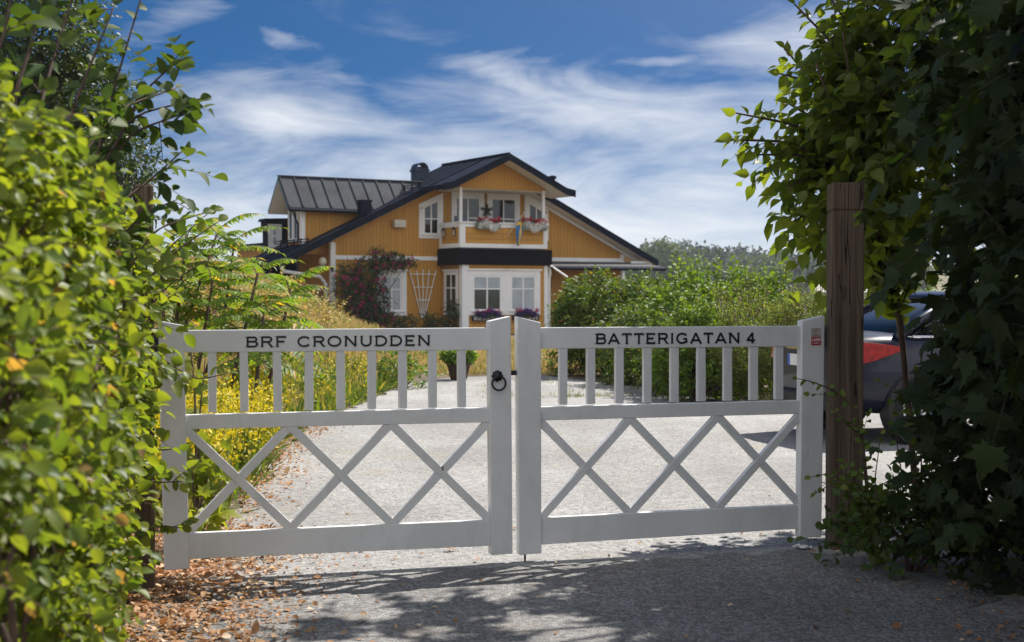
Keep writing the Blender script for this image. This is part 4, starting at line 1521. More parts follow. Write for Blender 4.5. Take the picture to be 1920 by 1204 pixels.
planter()
bo = empty('bollard', 'short black post at the edge of the grassy bank', 'bollard', (gx(441, 13.6), 13.6, float(bank(gx(441, 13.6), 13.6))))
MB().lathe([(.045, -.1), (.045, .62), (.05, .625), (.05, .7), (.03, .72)], 14).go('shaft', M['black_iron'], bo, True)
MB().lathe([(.07, -.01), (.07, .02), (.05, .03)], 14).go('base_collar', M['black_iron'], bo)


# ================================================================== CAR
def car():
    r_ = nrm(np.array([.26, -.965]))
    h_ = np.array([-r_[1], r_[0]])                       # heading
    rl = np.array([gx(1432, 14.6), 14.6])               # rear left corner
    W = 1.76
    o = rl + r_ * W / 2
    root = empty('parked_car', 'dark blue saloon car parked behind the gate by the hedge', 'car', (o[0], o[1], 0), math.atan2(h_[1], h_[0]) - math.pi / 2)
    # y forward from the rear end, x to the car's right
    st = [(0, .70, .42, .92), (.06, .78, .33, .98), (.25, .845, .28, 1.02), (.6, .875, .25, 1.03), (1.3, .88, .22, .99), (2.3, .88, .21, .95), (3.2, .875, .22, .93), (3.9, .85, .24, .84), (4.35, .77, .28, .72), (4.52, .62, .36, .6)]
    sec = lambda w, zb, zt: [(0, zb), (w * .8, zb), (w * .96, zb + .07), (w, zb + .22), (w * 1.0, zb + (zt - zb) * .55), (w * .985, zt - .12), (w * .93, zt - .035), (w * .8, zt), (0, zt + .02)]
    V, Fc = [], []
    m_ = 0
    for (y, w, zb, zt) in st:
        half = sec(w, zb, zt)
        ring = half + [(-x, z) for x, z in reversed(half[1:-1])]
        m_ = len(ring)
        V += [(x, y, z) for x, z in ring]
    for i in range(len(st) - 1):
        for j in range(m_):
            Fc.append((i * m_ + j, i * m_ + (j + 1) % m_, (i + 1) * m_ + (j + 1) % m_, (i + 1) * m_ + j))
    Fc.append(tuple(range(m_ - 1, -1, -1)))
    Fc.append(tuple((len(st) - 1) * m_ + j for j in range(m_)))
    body = link_mesh('body', V, Fc, M['car_paint'], root, True)
    s = body.modifiers.new('sub', 'SUBSURF')
    s.levels = s.render_levels = 1
    # cabin
    def loft(name, st, mt, parent, cap=True):
        V, Fc = [], []
        for ring in st:
            V += ring
        m_ = len(st[0])
        for i in range(len(st) - 1):
            for j in range(m_):
                Fc.append((i * m_ + j, i * m_ + (j + 1) % m_, (i + 1) * m_ + (j + 1) % m_, (i + 1) * m_ + j))
        Fc.append(tuple(range(m_ - 1, -1, -1)))
        Fc.append(tuple((len(st) - 1) * m_ + j for j in range(m_)))
        return link_mesh(name, V, Fc, mt, parent, True)
    def ringz(z, w, y0, y1):
        pts = []
        for (a, b) in ((.0, .55), (.02, .9), (.12, 1), (.5, 1.0), (.88, 1), (.98, .9), (1, .55)):
            pts.append((w * b, y0 + (y1 - y0) * a, z))
        return pts + [(-x, y, z) for x, y, z in reversed(pts)]
    loft('window_glass', [ringz(.95, .80, .55, 3.25), ringz(1.15, .74, .82, 2.85), ringz(1.355, .63, 1.25, 2.35)], M['car_glass'], root)
    loft('roof', [ringz(1.345, .645, 1.2, 2.4), ringz(1.395, .62, 1.28, 2.3), ringz(1.42, .5, 1.45, 2.1)], M['car_paint'], root)
    for sx in (-1, 1):                                    # pillars and window line
        for pts_, r__ in (([(sx * .79, .55, .98), (sx * .735, .84, 1.16), (sx * .64, 1.24, 1.355)], [.05, .045, .035]), ([(sx * .79, 3.2, .97), (sx * .73, 2.86, 1.15), (sx * .635, 2.36, 1.35)], [.04, .035, .03]),
                          ([(sx * .80, 1.95, .97), (sx * .645, 1.9, 1.35)], .03)):
            MB().tube(pts_, r__, 6).go('pillar', M['car_paint'], root, True)
        MB().tube([(sx * .815, .7, 1.0), (sx * .82, 2.0, .985), (sx * .815, 3.1, .965)], .011, 6).go('window_trim', M['chrome'], root)
        tl = MB()
        V = []
        for (y, z0, z1, x) in ((-.005, .84, .93, .6), (.0, .8, .945, .68), (.03, .75, .955, .765), (.12, .74, .955, .842), (.3, .79, .94, .876), (.55, .87, .91, .889)):
            V.append(((sx * x, y, z0), (sx * x, y, z1), (sx * (x - .05), y + .06, z1), (sx * (x - .05), y + .06, z0)))
        vs = [p for q in V for p in q]
        fs = []
        for i in range(len(V) - 1):
            for j in range(4):
                fs.append((i * 4 + j, i * 4 + (j + 1) % 4, (i + 1) * 4 + (j + 1) % 4, (i + 1) * 4 + j))
        fs += [(3, 2, 1, 0), tuple(4 * (len(V) - 1) + j for j in range(4))]
        tl.add(vs, fs).go('tail_light', M['tail_red'], root)
        mb = MB().lathe([(.02, 0), (.08, .01), (.085, .05), (.03, .12)], 10, (sx * .9, 2.75, .98), 'x')
        mb.go('wing_mirror', M['car_paint'], root, True)
        for y in (.78, 3.45):
            x0 = sx * .72
            wv = MB().lathe([(.355, -.02), (.365, .0), (.365, .15), (.355, .172)] if sx > 0 else [(.355, .02), (.365, 0), (.365, -.15), (.355, -.172)], 28, (sx * .722, y, .335), 'x')
            wv.go('wheel_arch', M['car_black'], root)
            ty = MB().lathe([(.19, -.1), (.29, -.105), (.325, -.08), (.335, 0), (.325, .08), (.29, .105), (.19, .1)], 30, (sx * .805, y, .335), 'x')
            wh = ty.go('wheel', M['tyre'], root, True)
            rm = MB().lathe([(.205, -.06), (.225, .02), (.225, .1), (.205, .1), (.19, .05)] if sx > 0 else [(.205, .06), (.225, -.02), (.225, -.1), (.205, -.1), (.19, -.05)], 26, (sx * .81, y, .335), 'x')
            for k in range(7):
                a = 2 * math.pi * k / 7
                rm.tube([(sx * .89, y, .335), (sx * .9, y + .2 * math.cos(a), .335 + .2 * math.sin(a))], [.035, .018], 5)
            rm.go('rim', M['rim'], wh)
    MB().box(-.26, .26, -.03, -.012, .70, .81).go('number_plate', M['sign_white'], root)
    MB().box(-.26, -.215, -.033, -.0305, .70, .81).go('plate_band', M['plate_blue'], root)
    MB().box(-.62, .62, -.035, .1, .3, .46).go('bumper', M['car_black'], root, bevel=.03)
    MB().box(-.3, .3, -.025, -.002, .86, .885).go('boot_trim', M['chrome'], root)
    return root


car()


# ================================================================== PLANTS
# ---- near left hedge (sunlit, rounded leaves)
def path_tree(name, label, cat, base, paths, leaf, size, tm, seed, twig=.3, per=7, step=.1, group=None, droop=.15, r0=.012, leafup=1.0, sub=4, extra=None, stemmat='twig', subr=(.15, .85), l0=.2):
    """shoots along given world paths, with side twigs and alternate leaves"""
    rng = np.random.default_rng(seed)
    root = empty(name, label, cat, tuple(base), 0, group)
    b0 = np.array(base, float)
    LV, ST = [], []
    mb = MB()
    for pth in paths:
        ctrl = np.array(pth, float) - b0
        seg = np.linspace(0, len(ctrl) - 1, 6 * (len(ctrl) - 1) + 1)
        pts = np.stack([np.interp(seg, np.arange(len(ctrl)), ctrl[:, k]) for k in range(3)], -1)
        for _ in range(2):
            pts[1:-1] = (pts[:-2] + 2 * pts[1:-1] + pts[2:]) / 4
        n = len(pts)
        rr = [r0 * (1 - .85 * i / n) + .0012 for i in range(n)]
        mb.tube(pts, rr, 5)
        ln = np.linalg.norm(np.diff(pts, axis=0), axis=1)
        tot = ln.sum()
        cum = np.concatenate([[0], np.cumsum(ln)])
        # leaves straight on the shoot
        k = max(4, int(tot * (1 - l0) / step))
        sp_ = np.linspace(tot * l0, tot, k)
        P = np.stack([np.interp(sp_, cum, pts[:, j]) for j in range(3)], -1)
        P2 = np.stack([np.interp(np.minimum(sp_ + .03, tot), cum, pts[:, j]) for j in range(3)], -1)
        P1 = np.stack([np.interp(sp_ - .03, cum, pts[:, j]) for j in range(3)], -1)
        tg = nrm(P2 - P1)
        side = nrm(np.cross(tg, np.array([0, .8, .45]) + rng.normal(0, .45, tg.shape)))
        sgn = np.where(np.arange(k) % 2, 1, -1)[:, None]
        D = tg * .6 + side * sgn * .8 + rng.normal(0, .25, P.shape) - np.array([0, 0, .25])
        D[-1] = tg[-1]
        N = np.array([0, -.6, leafup * .6]) + rng.normal(0, .5, P.shape)
        LV.append(place(tm, P, D, N, size * rng.uniform(.7, 1.2, k) * (1 - .3 * (sp_ / tot) ** 3)))
        # side twigs
        if sub:
            ts = rng.uniform(subr[0], subr[1], sub)
            Q = np.stack([np.interp(ts * tot, cum, pts[:, j]) for j in range(3)], -1)
            tq = np.stack([np.interp(np.minimum(ts * tot + .05, tot), cum, pts[:, j]) for j in range(3)], -1) - Q
            D = nrm(tq) * .8 + rng.normal(0, .6, Q.shape) + np.array([0, 0, .1])
            lv, st = sprays(rng, Q, D, twig * rng.uniform(.6, 1.3, sub), per, size * .9, droop, tm, rad=.0025)
            LV += lv
            ST += st
    if extra:
        lv, st = extra(rng, b0)
        LV += lv
        ST += st
    V, T = merge(LV)
    tri_mesh('foliage', V, T, M[leaf], root)
    V1 = np.array(mb.v)
    T1 = np.array([t for f in mb.f for t in [(f[0], f[i], f[i + 1]) for i in range(1, len(f) - 1)]])
    V, T = merge([(V1, T1)] + ST)
    tri_mesh('stems', V, T, M[stemmat], root)
    return root


HB = (-2.0, 5.2, 0)
lb = []
for (px, py, Y, r, n) in [(165, 700, 6.2, (.19, .45, .6), 280), (145, 500, 6.0, (.23, .45, .3), 220), (185, 440, 6.3, (.14, .3, .14), 60), (110, 600, 5.6, (.34, .5, .6), 300), (110, 900, 5.7, (.3, .45, .5), 280), (110, 1080, 5.5, (.24, .4, .3), 140)]:
    lb.append((at(px, py, Y), r, n))
bush('hedge', 'sunlit leafy hedge with rounded leaves beside the slim brown post', 'hedge', HB, lb, 'leaf_left', .066, L=.16, n=5, tm=LEAF_OVAL, seed=41, lump=.12, inner=.6, zlow=-.9, out=.8, upb=.35, nlimb=6, r0=.016, droop=.3)
lb = []
for (px, py, Y, r, n) in [(60, 620, 3.3, (.22, .35, .42), 240), (10, 400, 3.1, (.2, .35, .22), 160), (80, 900, 3.5, (.2, .3, .32), 200), (30, 1010, 3.1, (.2, .3, .3), 180), (-10, 800, 2.8, (.2, .3, .34), 180), (-60, 300, 2.9, (.2, .3, .2), 110), (70, 1150, 3.3, (.2, .3, .18), 130),
                          (20, 520, 3.6, (.24, .3, .3), 150), (-200, 700, 3.0, (.36, .5, .8), 180), (-40, 700, 2.3, (.12, .2, .3), 60), (-60, 1000, 2.3, (.12, .2, .3), 60)]:
    lb.append((at(px, py, Y), r, n))
bush('hedge', 'bright near hedge edge out of focus at the very edge of the drive opening', 'hedge', (-1.35, 3.1, 0), lb, 'leaf_left', .04, L=.11, n=6, tm=LEAF_OVAL, seed=45, lump=.12, inner=.55, zlow=-.9, out=.8, upb=.35, nlimb=6, r0=.012, droop=.3, rad=.002)

# shoots rising above the left hedge against the sky
pl = []
for pts in ([(150, 420, 5.3), (215, 160, 5.5), (272, -30, 5.6)], [(140, 420, 5.3), (240, 250, 5.5), (365, 205, 5.7)], [(160, 380, 5.3), (270, 170, 5.6), (338, 110, 5.7)], [(200, 400, 5.5), (290, 330, 5.7), (345, 280, 5.8)],
            [(100, 300, 5.0), (170, 120, 5.2), (215, 10, 5.3)], [(120, 330, 5.0), (230, 200, 5.3), (330, 165, 5.5)], [(180, 330, 5.3), (250, 215, 5.6), (375, 185, 5.7)], [(60, 260, 4.6), (100, 110, 4.8), (140, -20, 4.9)],
            [(20, 200, 4.2), (60, 80, 4.3), (90, -40, 4.4)], [(200, 470, 5.6), (270, 400, 5.7), (330, 375, 5.8)], [(-40, 200, 3.8), (10, 60, 3.9), (30, -60, 4.0)]):
    pl.append([at(*p) for p in pts])
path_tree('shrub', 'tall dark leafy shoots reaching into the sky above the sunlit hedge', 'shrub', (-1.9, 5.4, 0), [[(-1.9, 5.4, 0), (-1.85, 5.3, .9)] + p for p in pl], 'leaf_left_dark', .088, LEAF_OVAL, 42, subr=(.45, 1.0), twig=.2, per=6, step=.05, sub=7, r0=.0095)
# little leafy shoots round the left stile and at its foot
pl = [[at(285, 660, 6.6), at(330, 690, 6.62), at(372, 712, 6.64), at(430, 700, 6.66)], [at(270, 830, 6.5), at(300, 845, 6.55), at(335, 840, 6.55)], [at(270, 900, 6.5), at(300, 905, 6.55), at(345, 902, 6.55)],
      [at(260, 1000, 6.5), at(300, 985, 6.5), at(340, 990, 6.55)], [at(255, 620, 6.4), at(300, 580, 6.5), at(350, 520, 6.6)], [at(255, 560, 6.4), at(310, 470, 6.5), at(390, 400, 6.6)], [at(260, 600, 6.4), at(320, 530, 6.5), at(400, 480, 6.6)],
      [at(250, 470, 6.4), at(310, 420, 6.5), at(400, 395, 6.6)], [at(240, 560, 5.2), at(330, 470, 5.3), at(410, 415, 5.4)], [at(230, 520, 5.2), at(290, 430, 5.3), at(380, 400, 5.4)]]
path_tree('shrub', 'bright trailing shoots creeping round the lettered BRF CRONUDDEN leaf', 'shrub', (-1.8, 6.45, 0), [[(-1.8, 6.45, 0), (-1.78, 6.45, .35)] + p for p in pl], 'leaf_left', .075, LEAF_OVAL, 43, twig=.17, per=5, step=.075, sub=3, subr=(.5, .95), r0=.006)
# young maple behind the left stile
pl = [[at(370, 1000, 7.8), at(372, 800, 7.8), at(385, 670, 7.8)], [at(370, 1000, 7.8), at(360, 900, 7.7), at(372, 830, 7.7)], [at(372, 960, 7.8), at(395, 870, 7.8), at(420, 840, 7.8)], [at(370, 980, 7.8), at(365, 720, 7.8), at(355, 640, 7.8)],
      [at(370, 1040, 7.6), at(390, 950, 7.6), at(420, 900, 7.6)], [at(370, 1060, 7.5), at(360, 980, 7.5), at(380, 930, 7.5)]]
path_tree('maple_sapling', 'young maple with bright lobed leaves seen through the left gate bars', 'sapling', (gx(368, 7.9), 7.9, 0), pl, 'leaf_maple', .12, LEAF_MAPLE, 44, twig=.14, per=4, step=.11, sub=2, r0=.008)

# ---- right side: elm-leaved branches, dark maple mass
er = at(1690, 330, 6.6)
pl = []
for pts in ([(1600, 330, 8.6), (1480, 265, 8.3), (1368, 262, 8.2)], [(1600, 330, 8.6), (1500, 235, 8.4), (1380, 212, 8.3)], [(1620, 280, 8.6), (1550, 160, 8.5), (1462, 138, 8.4)], [(1640, 240, 8.6), (1570, 90, 8.5), (1490, 8, 8.4)],
            [(1640, 240, 8.6), (1600, 60, 8.5), (1540, -30, 8.4)], [(1600, 360, 8.6), (1530, 330, 8.4), (1475, 350, 8.3)], [(1600, 380, 8.6), (1540, 380, 8.5), (1490, 415, 8.4)], [(1610, 400, 8.6), (1560, 430, 8.5), (1520, 470, 8.5)],
            [(1620, 300, 8.6), (1540, 230, 8.5), (1480, 195, 8.4)], [(1630, 260, 8.6), (1560, 190, 8.5), (1470, 90, 8.4)], [(1650, 220, 8.6), (1640, 60, 8.5), (1610, -40, 8.5)], [(1600, 350, 8.6), (1510, 290, 8.4), (1420, 290, 8.3)],
            [(1640, 200, 8.4), (1700, 60, 8.3), (1690, -40, 8.3)], [(1605, 420, 8.6), (1570, 380, 8.5), (1545, 330, 8.4)], [(1620, 340, 8.4), (1580, 250, 8.2), (1530, 120, 8.1)], [(1620, 340, 8.4), (1600, 190, 8.2), (1580, 60, 8.1)]):
    pl.append([at(*p) for p in pts])


def elm_fill(rng, b0):
    LV, ST = [], []
    for (px, py, Y, r, n) in [(1680, 290, 8.4, (.34, .5, .42), 120), (1660, 150, 8.4, (.26, .5, .34), 80), (1760, 120, 8.3, (.46, .5, .46), 120), (1590, 350, 8.6, (.2, .3, .2), 50), (1575, 420, 8.6, (.12, .3, .14), 24)]:
        P, N = blob(rng, n, at(px, py, Y) - b0, r, .15, .4)
        D = N + rng.normal(0, .5, P.shape) + np.array([-.35, 0, .1])
        lv, st = sprays(rng, P, D, .32, 6, .115, .3, LEAF_ELM, rad=.0034)
        LV += lv
        ST += st
    return LV, ST


path_tree('tree', 'elm-like tree whose leafy branches reach left above the thick timber post', 'tree', (2.55, 8.9, 0), [[(2.55, 8.9, 0), (2.4, 8.8, 1.3)] + p for p in pl], 'leaf_elm', .12, LEAF_ELM, 51, twig=.23, per=6, step=.036, sub=12, subr=(.5, .95), l0=.52, r0=.022, extra=elm_fill, droop=.3)
mb_ = []
for (c, r, n) in [((2.45, 5.4, 2.35), (.85, 1.0, .75), 420), ((2.3, 4.7, 1.75), (.75, .8, .75), 380), ((2.75, 6.8, .75), (.8, .7, .85), 460), ((2.62, 6.2, 1.4), (.7, .8, 1.1), 340), ((2.0, 3.5, 1.85), (.6, .6, .8), 240), ((3.1, 5.6, 2.6), (.9, 1.4, 1.2), 260), ((3.6, 6.9, .9), (1.0, .8, 1.0), 300),
                  ((2.0, 4.4, 2.4), (.5, .6, .6), 160), ((3.2, 4.6, 1.2), (.9, 1.2, 1.4), 240), ((2.6, 2.4, 1.6), (.9, 1.4, 1.6), 260), ((2.9, .4, 1.8), (.9, 1.4, 1.8), 200), ((3.0, -1.6, 1.8), (.9, 1.4, 1.8), 150), ((4.0, 3.5, 3.4), (1.3, 2.6, 1.2), 260)]:  # row carried on unseen past the camera, added to shade the near ground
    mb_.append((c, r, n))
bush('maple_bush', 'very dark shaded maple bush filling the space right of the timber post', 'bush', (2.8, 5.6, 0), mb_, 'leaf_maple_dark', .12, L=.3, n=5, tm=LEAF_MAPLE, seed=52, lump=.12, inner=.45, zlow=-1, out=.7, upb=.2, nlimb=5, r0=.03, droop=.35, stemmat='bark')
pl = [[at(1610, 770, 7.4), at(1560, 730, 7.35), at(1520, 715, 7.3), at(1495, 710, 7.3)], [at(1610, 900, 7.4), at(1570, 885, 7.35), at(1520, 895, 7.3)], [at(1620, 960, 7.4), at(1570, 900, 7.3), at(1530, 925, 7.3)], [at(1620, 820, 7.4), at(1580, 790, 7.3), at(1555, 760, 7.3)],
      [at(1640, 1000, 7.3), at(1600, 940, 7.2), at(1580, 880, 7.2)], [at(1640, 1030, 7.0), at(1590, 1010, 7.0), at(1560, 990, 7.0)], [at(1700, 1000, 7.2), at(1690, 880, 7.2), at(1670, 760, 7.2)], [at(1720, 1000, 7.2), at(1730, 860, 7.2), at(1700, 740, 7.2), at(1650, 715, 7.2)], [at(1740, 1000, 7.1), at(1745, 800, 7.1), at(1720, 700, 7.1)], [at(1650, 1000, 7.1), at(1640, 900, 7.1), at(1650, 830, 7.1)]]
path_tree('rose_shoot', 'thin leafy rambling shoots crossing the timber post with the alarm sticker leaf', 'climbing plant', (gx(1640, 7.4), 7.4, 0), [[(gx(1640, 7.4), 7.4, 0)] + p for p in pl], 'leaf_hedge', .05, LEAF_OVAL, 53, twig=.16, per=5, step=.045, sub=5, r0=.005)

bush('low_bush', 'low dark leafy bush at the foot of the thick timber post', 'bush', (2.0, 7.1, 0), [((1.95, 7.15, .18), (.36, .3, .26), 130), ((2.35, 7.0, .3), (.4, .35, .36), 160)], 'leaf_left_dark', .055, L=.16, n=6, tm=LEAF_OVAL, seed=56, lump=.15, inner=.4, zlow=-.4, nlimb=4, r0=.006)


def tree(name, label, base, blobs, leaf, size, seed, r0, L=.35, n=6, tm=LEAF_MID, group=None, htrunk=2.0, lump=.16, nl=10, inner=.6, zlow=-.9, upb=.3):
    rng = np.random.default_rng(seed)
    root = empty(name, label, 'tree', tuple(base), 0, group)
    b0 = np.array(base, float)
    LV, ST = [], []
    mb = MB()
    top = np.array([0, 0, htrunk])
    mb.tube([(0, 0, -.1), (.02, 0, htrunk * .4), top], [r0 * 1.25, r0, r0 * .85], 9)
    for (c, r, cnt) in blobs:
        c = np.array(c) - b0
        P, N = blob(rng, cnt, c, r, lump, inner, zlow)
        D = N + rng.normal(0, .5, P.shape) + np.array([0, 0, upb])
        lv, st = sprays(rng, P - nrm(D) * L * .3, D, L * rng.uniform(.6, 1.3, len(P)), n, size, .3, tm, rad=size * .045)
        LV += lv
        ST += st
        limbs(rng, top - np.array([0, 0, .3]), [c + (P[i] - c) * .8 for i in rng.choice(len(P), min(nl, len(P)), False)], r0 * .45, mb)
    V, T = merge(LV)
    tri_mesh('crown', V, T, M[leaf], root)
    V1 = np.array(mb.v)
    T1 = np.array([t for f in mb.f for t in [(f[0], f[i], f[i + 1]) for i in range(1, len(f) - 1)]])
    V, T = merge([(V1, T1)] + ST)
    tri_mesh('trunk', V, T, M['bark'], root)
    return root


# big tree on the right whose shade falls over the gate and the near drive
tree('maple_tree', 'tall shading maple behind the dark bush at the upper right', (3.9, 8.4, 0), [((3.5, 8.5, 3.6), (1.1, 1.4, 1.1), 420), ((2.3, 8.3, 4.5), (1.0, .8, .6), 150), ((4.4, 8.0, 4.2), (1.6, 1.8, 1.6), 420), ((3.1, 6.9, 2.8), (.7, .9, .6), 200), ((4.1, 6.0, 4.2), (1.4, 1.6, 1.2), 380), ((5.6, 9.2, 4.6), (2.0, 2.0, 2.4), 420), ((4.6, 9.6, 2.4), (1.2, 1.0, 1.4), 260), ((3.4, 3.6, 4.6), (1.5, 2.0, 1.0), 300)],
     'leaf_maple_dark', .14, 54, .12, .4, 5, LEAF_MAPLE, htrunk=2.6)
# tree far left behind the hedge
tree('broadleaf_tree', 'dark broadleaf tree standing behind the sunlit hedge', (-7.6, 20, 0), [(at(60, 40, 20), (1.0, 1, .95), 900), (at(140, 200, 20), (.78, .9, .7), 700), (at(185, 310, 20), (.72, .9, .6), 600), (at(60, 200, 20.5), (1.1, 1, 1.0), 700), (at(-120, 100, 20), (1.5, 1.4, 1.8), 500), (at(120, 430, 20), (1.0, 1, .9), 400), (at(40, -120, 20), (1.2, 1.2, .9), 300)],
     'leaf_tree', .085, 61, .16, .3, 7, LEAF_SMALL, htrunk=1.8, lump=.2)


# ---- sumac with feathered leaves
def sumac(label, stems, seed, group='sumac shrubs on the bank'):
    base = np.array(stems[0][0], float)
    rng = np.random.default_rng(seed)
    root = empty('sumac_shrub', label, 'sumac', tuple(base), 0, group)
    LV, ST = [], []
    mb = MB()
    for (a, b) in stems:
        a, b = np.array(a) - base, np.array(b) - base
        mid = (a + b) / 2 + rng.normal(0, .06, 3)
        mb.tube([a, mid, b], [.024, .018, .011], 6)
        k = 15
        for i in range(k):
            t = 1 - .42 * (i / k) ** 1.2
            p = a + (b - a) * t if t > .5 else mid
            az = i * 2.4 + rng.uniform(-.4, .4)
            elv = .75 - .9 * (i / k) + rng.uniform(-.15, .15)
            d = np.array([math.cos(az) * math.cos(elv), math.sin(az) * math.cos(elv), math.sin(elv)])
            L = rng.uniform(.42, .62)
            m_ = 13
            tt = np.linspace(.12, 1, m_)
            P = p + d * (L * tt)[:, None] - np.array([0, 0, 1]) * (L * .42 * tt ** 2)[:, None]
            prev = np.concatenate([[p], P[:-1]])
            ST.append(sticks(prev, P, .004, .003))
            tg = nrm(P - prev)
            side = nrm(np.cross(tg, (0, 0, 1)))
            for s_ in (-1, 1):
                D = tg * .35 + side * s_ - np.array([0, 0, .3]) + rng.normal(0, .08, P.shape)
                N = np.cross(side, tg) + rng.normal(0, .15, P.shape)
                sz = .125 * np.sin(np.clip(tt * .9 + .12, 0, 1) * math.pi) ** .5 * rng.uniform(.85, 1.1)
                LV.append(place(LEAF_LANCE, P, D, N, sz + .015))
            LV.append(place(LEAF_LANCE, P[-1:], tg[-1:], np.array([[0, 0, 1.]]), np.array([.09])))
    V, T = merge(LV)
    tri_mesh('foliage', V, T, M['leaf_sumac'], root)
    V1 = np.array(mb.v)
    T1 = np.array([t for f in mb.f for t in [(f[0], f[i], f[i + 1]) for i in range(1, len(f) - 1)]])
    V, T = merge([(V1, T1)] + ST)
    tri_mesh('stems', V, T, M['sumac_bark'], root)


def sp3(px0, py0, px1, py1, Y):
    a = at(px0, py0, Y)
    a[2] = max(float(bank(a[0], Y)) - .05, 0)
    return (a, at(px1, py1, Y + .2))


sumac('sumac shrub on the bank with two long leaning stems, nearest the house', [sp3(400, 640, 485, 505, 12.5), sp3(455, 640, 545, 535, 12.8), sp3(440, 650, 495, 580, 12.2)], 71)
sumac('taller sumac shrub rising behind the bright hedge shoots', [sp3(330, 650, 350, 440, 13), sp3(350, 650, 410, 430, 13.4), sp3(320, 660, 300, 470, 12.6), sp3(340, 650, 440, 450, 13.6), sp3(360, 650, 400, 520, 12.8)], 72)


# ---- bank: dry grass, golden shrubs, flowers
def scatter_blades(rng, n, xr, yr, size, mask, name, m_, label, lean=.35, tm=BLADE, extra_h=0.0, kind='stuff'):
    x = rng.uniform(*xr, n)
    y = rng.uniform(*yr, n)
    k = mask(x, y)
    x, y = x[k], y[k]
    P = np.stack([x, y, bank(x, y) + extra_h - .01], -1)
    D = np.array([0, 0, 1.]) + rng.normal(0, lean, P.shape)
    N = rng.normal(0, 1, P.shape)
    s = rng.uniform(size[0], size[1], len(P))
    V, T = place(tm, P, D, N, s)
    o = tri_mesh(name, V, T, M[m_])
    return tag(o, label, 'grass', None, kind)


def left_of_drive(x, y, d=.05):
    return x < np.interp(y, EDGE_Y, EDGE_X) - d


rg = np.random.default_rng(81)
scatter_blades(rg, 80000, (-9, -1.6), (8.5, 34), (.1, .3), lambda x, y: (left_of_drive(x, y, .25) | (y > 24.3)) & (x > -.32 * y - 1), 'dry_grass', 'straw', 'dry golden grass covering the bank beside the drive', .45)
scatter_blades(rg, 26000, (-2.0, 3.0), (24.3, 40), (.1, .28), lambda x, y: x > -3, 'lawn_grass', 'straw', 'short dry lawn grass between the drive and the house', .6)
scatter_blades(rg, 9000, (-3.6, -1.6), (8.2, 23), (.12, .35), lambda x, y: left_of_drive(x, y, .02) & (x > np.interp(y, EDGE_Y, EDGE_X) - 1.4), 'green_grass', 'green_grass', 'green tufts of grass along the edge of the drive', .5)


def wildflowers():
    rng = np.random.default_rng(82)
    cl = []
    n = 620
    y = rng.uniform(8.7, 13.0, n)
    x = np.interp(y, EDGE_Y, EDGE_X) - .12 - rng.gamma(1.5, .3, n)
    n2 = 60
    y2 = rng.uniform(13, 22, n2)
    x2 = np.interp(y2, EDGE_Y, EDGE_X) - .15 - rng.uniform(0, .7, n2)
    x, y = np.concatenate([x, x2]), np.concatenate([y, y2])
    n = len(x)
    h = rng.uniform(.28, .55, n)
    h[-n2:] *= .7
    B = np.stack([x, y, bank(x, y)], -1)
    Tp = B + np.stack([rng.normal(0, .08, n), rng.normal(0, .08, n), h], -1)
    lv, st = [], [sticks(B, Tp, .004, .002)]
    P = np.repeat(Tp, 34, 0) + rng.normal(0, 1, (n * 34, 3)) * np.array([.05, .05, .11]) - np.array([0, 0, .06])
    V, T = petals(rng, P, .036)
    tag(tri_mesh('yellow_wildflowers', V, T, M['yellow_flower']), 'yellow wildflowers massed on the verge beside the drive', 'wildflowers', None, 'stuff')
    P = np.repeat(B, 14, 0) + (np.repeat(Tp - B, 14, 0)) * rng.uniform(.05, .8, (n * 14, 1)) + rng.normal(0, .02, (n * 14, 3))
    D = rng.normal(0, 1, P.shape) + np.array([0, 0, .7])
    V2 = place(LEAF_LANCE, P, D, rng.normal(0, 1, P.shape), rng.uniform(.05, .12, len(P)))
    V, T = merge([V2] + st)
    tag(tri_mesh('wildflower_stems', V, T, M['green_grass']), 'green stems and leaves under the yellow wildflowers', 'undergrowth', None, 'stuff')


wildflowers()


